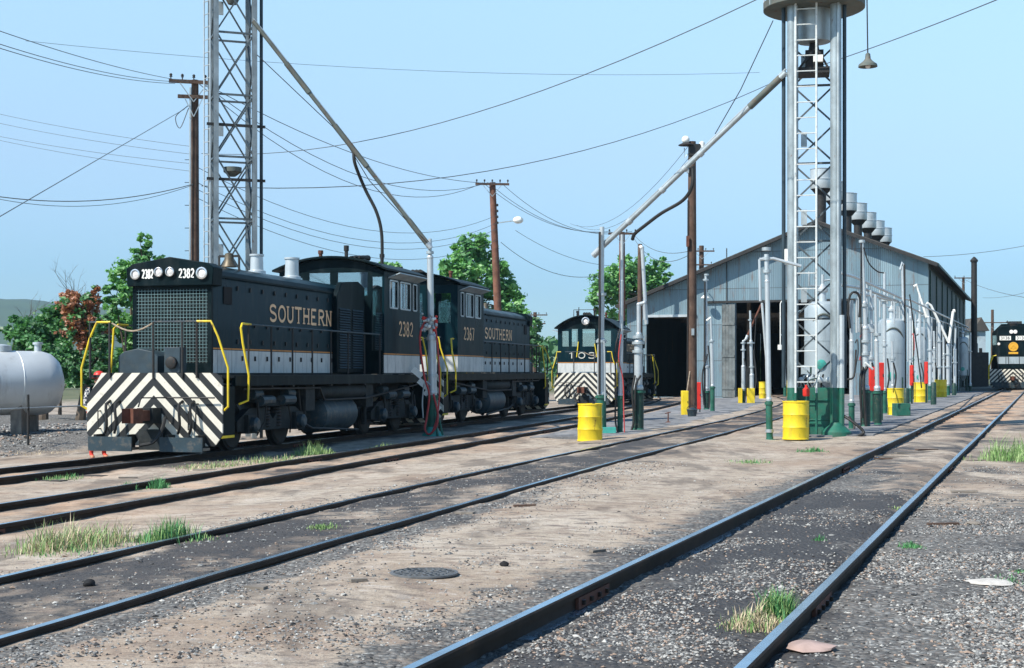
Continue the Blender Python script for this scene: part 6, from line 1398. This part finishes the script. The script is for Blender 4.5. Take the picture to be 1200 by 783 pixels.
# hanging yard lamp
ca = P(1017, -60, 30.0); cb = P(1017, 69, 30.0)
t = thing('yard_lamp', 'bell shaped yard lamp hanging on a long cable at upper right', 'lamp', tuple(cb)); mb = MB(); mb.tube([ca, P(1016, 0, 30), cb], .014, M['iron'], 6); mb.build('cable', t, world=True)
mb = MB(); mb.lathe([(.03, .12), (.05, .1), (.06, .0), (.10, -.05), (.19, -.12), (.20, -.17), (.18, -.17), (.09, -.08), (.001, -.07)], cb, M['plat'], 24); mb.build('lamp_shade', t, world=True); mb = MB(); mb.sphere(cb + Vector((0, 0, -.15)), .06, M['lens'], 10, 6); mb.build('bulb', t, world=True)
# mast that carries the lamp arm and the span wire, standing outside the picture
# ------------------------------------------------------------ overhead wires
def wire(label, a, b, sag, r=.013, group=None, mid=None):
    r *= .8
    pts = []; n = 18
    for i in range(n+1):
        q = i/n; p = a.lerp(b, q); p.z -= 4*sag*q*(1-q); pts.append(p)
    mb = MB(); mb.tube(pts, r, M['wire'], 5); o = mb.build('overhead_wire'); tag(o, label, 'wire', group)
PA = lambda x, y: P(x, y, 49.8)
UL = 'wires from upper left to the crossarm pole'
wire('highest of the wires entering at upper left and ending on the left crossarm', P(-30, 26, 30), PA(222, 96), .15, .012, UL)
wire('middle of the wires entering at upper left and ending on the left crossarm', P(-30, 42, 30), PA(209, 96), .2, .012, UL)
wire('lowest of the wires entering at upper left and ending on the left crossarm', P(-30, 47, 30), PA(205, 98), .2, .012, UL)
wire('steep guy wire from the left edge up to the thick dark pole', P(-40, 277, 28), PA(216, 128), 0, .013)
for i, (a, b, lb) in enumerate((((-30, 127), (226, 172), 'topmost'), ((-30, 138), (226, 181), 'second'), ((-30, 154), (226, 192), 'third'), ((-30, 158), (226, 201), 'lowest'))):
    wire(lb + ' of the four faint wires ending halfway up the thick dark pole', P(*a, 60), P(*b, 49.9), .12, .010, 'four faint wires at left')
wire('thick sagging cable low at left, rising to the thick dark pole', P(-30, 226, 45), PA(226, 216), .42, .02, None)
wire('thin cable just under the thick sagging one at left', P(-30, 227, 45), PA(226, 217), .56, .012, None)
wire('very long thin wire crossing behind both towers near the top', P(30, 48, 160), P(890, 85, 200), 1.6, .03)
cA = [PA(233, 98), PA(238, 98), PA(242, 99)]; cC = [P(566, 214, 79.5), P(572, 214, 79.5), P(588, 215, 79.5)]
for a, b, s, lb in zip(cA, cC, (2.1, 1.7, .9), ('lowest', 'middle', 'highest')): wire(lb + ' of three wires sagging between the two crossarm poles behind the left boom', a, b, s, .018, 'three wires between crossarm poles')
wire('wire curving from the left pole up to the top edge left of the right tower', P(236, 180, 50), P(892, -3, 30), 1.0, .014)
wire('wire rising from the left pole behind the right tower to the top right corner', P(236, 218, 50), P(920, 90, 60), 1.5, .02)
wire('wire from behind the right tower up to the top right edge', P(920, 90, 60), P(1180, -5, 40), .1, .02)
FL = 'faint wires from left pole to the lamp bracket pole'
for i, (ya, yb) in enumerate(((196, 252), (214, 261), (222, 268), (232, 281))): wire(('top', 'second', 'third', 'bottom')[i] + ' of the faint wires sagging to the red-brown pole', P(231, ya, 50), P(583, yb, 79.8), 1.6, .014, FL)
cD = [P(716, 271, 85.8), P(728, 271, 85.8), P(741, 271, 85.8)]
for a, b, s, lb in zip(cC, cD, (.9, 1.0, 1.1), ('left', 'middle', 'right')): wire(lb + ' of three wires dropping from the red-brown pole to the pole at the boom end', a, b, s, .018, 'three wires past the street lamp')
wire('single wire sagging low from the red-brown pole past the green tree', P(587, 284, 79.8), P(706, 322, 85), .8, .02)
wire('wire from the street lamp down to the boom end pole', P(604, 270, 79.8), P(727, 312, 85.8), .5, .016)
wire('left of two thin wires falling from the lamp pole head', P(806, 172, 53), P(668, 262, 90), 1.2, .012, 'two thin wires from lamp pole')
wire('right of two thin wires falling from the lamp pole head', P(808, 184, 53), P(676, 264, 90), 1.2, .012, 'two thin wires from lamp pole')
wire('wire from the boom end pole to the brown lamp pole, upper', P(741, 273, 85.8), P(809, 294, 53.4), .5, .016)
wire('wire from the boom end pole to the brown lamp pole, lower', P(741, 276, 85.8), P(809, 298, 53.4), .8, .016)
wire('wire above the right shed eave running out at the right edge', P(1082, 301, 110), P(1230, 282, 110), .25, .025)
wire('wire leaving the smokestack side and dropping right', P(1129, 327, 160), P(1230, 352, 100), .4, .025)
wire('faint wire rising to the right edge beyond the smokestack', P(1152, 349, 160), P(1230, 334, 100), .3, .02)
# ------------------------------------------------------------ person beside the nearest diesel
def person():
    fx, fy = X_at(113.5, 28.9), 28.9; g = gz(fx, fy, -.12); H = 1.72
    mat_ = {'skin': pbr('skin', (.42, .24, .17), .6, 0, .05, 9, bump=0), 'shirt': None}
    m = bpy.data.materials.new('checked_shirt'); t = nodes(m); co = N(t, 'ShaderNodeTexCoord').outputs['Object']; ck = N(t, 'ShaderNodeTexChecker', i_Scale=16.0); t.links.new(co, ck.inputs[0])
    finish(t, mix(t, ck.outputs['Fac'], (.55, .53, .5), (.06, .07, .1)), .85); shirt = m
    red = pbr('red_trousers', (.55, .05, .03), .8, 0, .15, 5, bump=.1)
    J = {'pelvis': ((0, 0, .92), .15), 'waist': ((0, 0, 1.08), .14), 'chest': ((.01, -.01, 1.30), .165), 'neck': ((.02, -.02, 1.47), .058), 'skull': ((.03, -.05, 1.58), .085), 'crown': ((.03, -.05, 1.66), .09),
         'shl': ((-.19, 0, 1.40), .07), 'ell': ((-.25, -.04, 1.13), .05), 'wrl': ((-.22, -.18, .93), .034), 'hal': ((-.21, -.24, .87), .04),
         'shr': ((.19, 0, 1.40), .07), 'elr': ((.28, -.03, 1.15), .05), 'wrr': ((.30, -.24, 1.10), .034), 'har': ((.30, -.32, 1.11), .04),
         'hil': ((-.09, 0, .86), .105), 'knl': ((-.10, -.03, .50), .068), 'anl': ((-.11, .02, .10), .045), 'tol': ((-.12, -.15, .04), .04),
         'hir': ((.09, 0, .86), .105), 'knr': ((.12, -.08, .50), .068), 'anr': ((.14, -.02, .10), .045), 'tor': ((.16, -.19, .04), .04)}
    Ed = [('pelvis', 'waist'), ('waist', 'chest'), ('chest', 'neck'), ('neck', 'skull'), ('skull', 'crown'), ('chest', 'shl'), ('shl', 'ell'), ('ell', 'wrl'), ('wrl', 'hal'), ('chest', 'shr'), ('shr', 'elr'), ('elr', 'wrr'), ('wrr', 'har'),
          ('pelvis', 'hil'), ('hil', 'knl'), ('knl', 'anl'), ('anl', 'tol'), ('pelvis', 'hir'), ('hir', 'knr'), ('knr', 'anr'), ('anr', 'tor')]
    names = list(J); vs = [J[n][0] for n in names]; rs = [J[n][1] for n in names]; es = [(names.index(a), names.index(b)) for a, b in Ed]
    for side, wr, ha in ((-1, 'wrl', 'hal'), (1, 'wrr', 'har')):     # five fingers
        h = Vector(J[ha][0]); d = (h - Vector(J[wr][0])).normalized(); sx = Vector((1, 0, 0))
        for k, (o, l) in enumerate(((-.028, .06), (-.010, .075), (.010, .07), (.027, .055))):
            i0 = len(vs); a = h + sx*o + d*.03; b2 = a + d*l*.6; c = b2 + (d*.6 + Vector((0, 0, -.6))).normalized()*l*.5
            vs += [tuple(a), tuple(b2), tuple(c)]; rs += [.010, .009, .008]; es += [(names.index(ha), i0), (i0, i0+1), (i0+1, i0+2)]
        i0 = len(vs); a = h - sx*side*.04; b2 = a + d*.03 - sx*side*.02; vs += [tuple(a), tuple(b2)]; rs += [.012, .010]; es += [(names.index(ha), i0), (i0, i0+1)]
    me = bpy.data.meshes.new('person'); me.from_pydata(vs, es, []); o = bpy.data.objects.new('person', me); sc.collection.objects.link(o)
    sk = o.modifiers.new('s', 'SKIN'); sk.use_smooth_shade = True; su = o.modifiers.new('u', 'SUBSURF'); su.levels = 1; su.render_levels = 1
    for i, r_ in enumerate(rs): me.skin_vertices[0].data[i].radius = (r_, r_)
    me.skin_vertices[0].data[0].use_root = True
    # cloth and skin colours by height on the body itself
    m = bpy.data.materials.new('clothed_body'); t = nodes(m); co = N(t, 'ShaderNodeTexCoord').outputs['Object']; s = N(t, 'ShaderNodeSeparateXYZ'); t.links.new(co, s.inputs[0]); ck = N(t, 'ShaderNodeTexChecker', i_Scale=22.0); t.links.new(co, ck.inputs[0])
    c = mix(t, mth(t, 'GREATER_THAN', s.outputs[2], .98), (.5, .04, .025), mix(t, ck.outputs['Fac'], (.6, .58, .55), (.05, .06, .09))); c = mix(t, mth(t, 'GREATER_THAN', s.outputs[2], 1.455), c, (.42, .24, .17)); c = mix(t, mth(t, 'LESS_THAN', s.outputs[2], .09), c, (.45, .2, .12))
    hand = mth(t, 'LESS_THAN', s.outputs[1], -.215); c = mix(t, mth(t, 'MULTIPLY', hand, mth(t, 'GREATER_THAN', s.outputs[2], .5)), c, (.42, .24, .17)); finish(t, c, .8); me.materials.append(m)
    o.location = (fx, fy, g); o.rotation_euler = (0, 0, R(35)); MW[o.name] = Matrix(); tag(o, 'person in red hard hat and checked shirt standing behind the striped pilot', 'person')
    hb = MB(); hb.lathe([(.155, -.01), (.16, 0), (.118, .012), (.115, .05), (.095, .1), (.05, .13), (.001, .14)], (.03, -.05, 1.66), M['red'], 20); hb.box((-.05, -.24, 1.645), (.11, -.15, 1.66), M['red']); h = hb.build('hard_hat', None); h.parent = o
    fb = MB()
    for x in (0, .062): fb.sphere((x, -.133, 1.60), .011, M['dark'], 8, 5)
    fb.sphere((.031, -.15, 1.575), .016, mat_['skin'], 8, 5, (1, 1.2, 1.3)); fb.box((.005, -.142, 1.538), (.057, -.136, 1.545), M['red'])
    for x in (-.055, .118): fb.sphere((x, -.05, 1.59), .022, mat_['skin'], 8, 5, (.5, .8, 1.3))
    f = fb.build('face', None); f.parent = o
person()
for k, o in list(bpy.data.objects.items()):
    if o.users_collection == (): bpy.data.objects.remove(o)
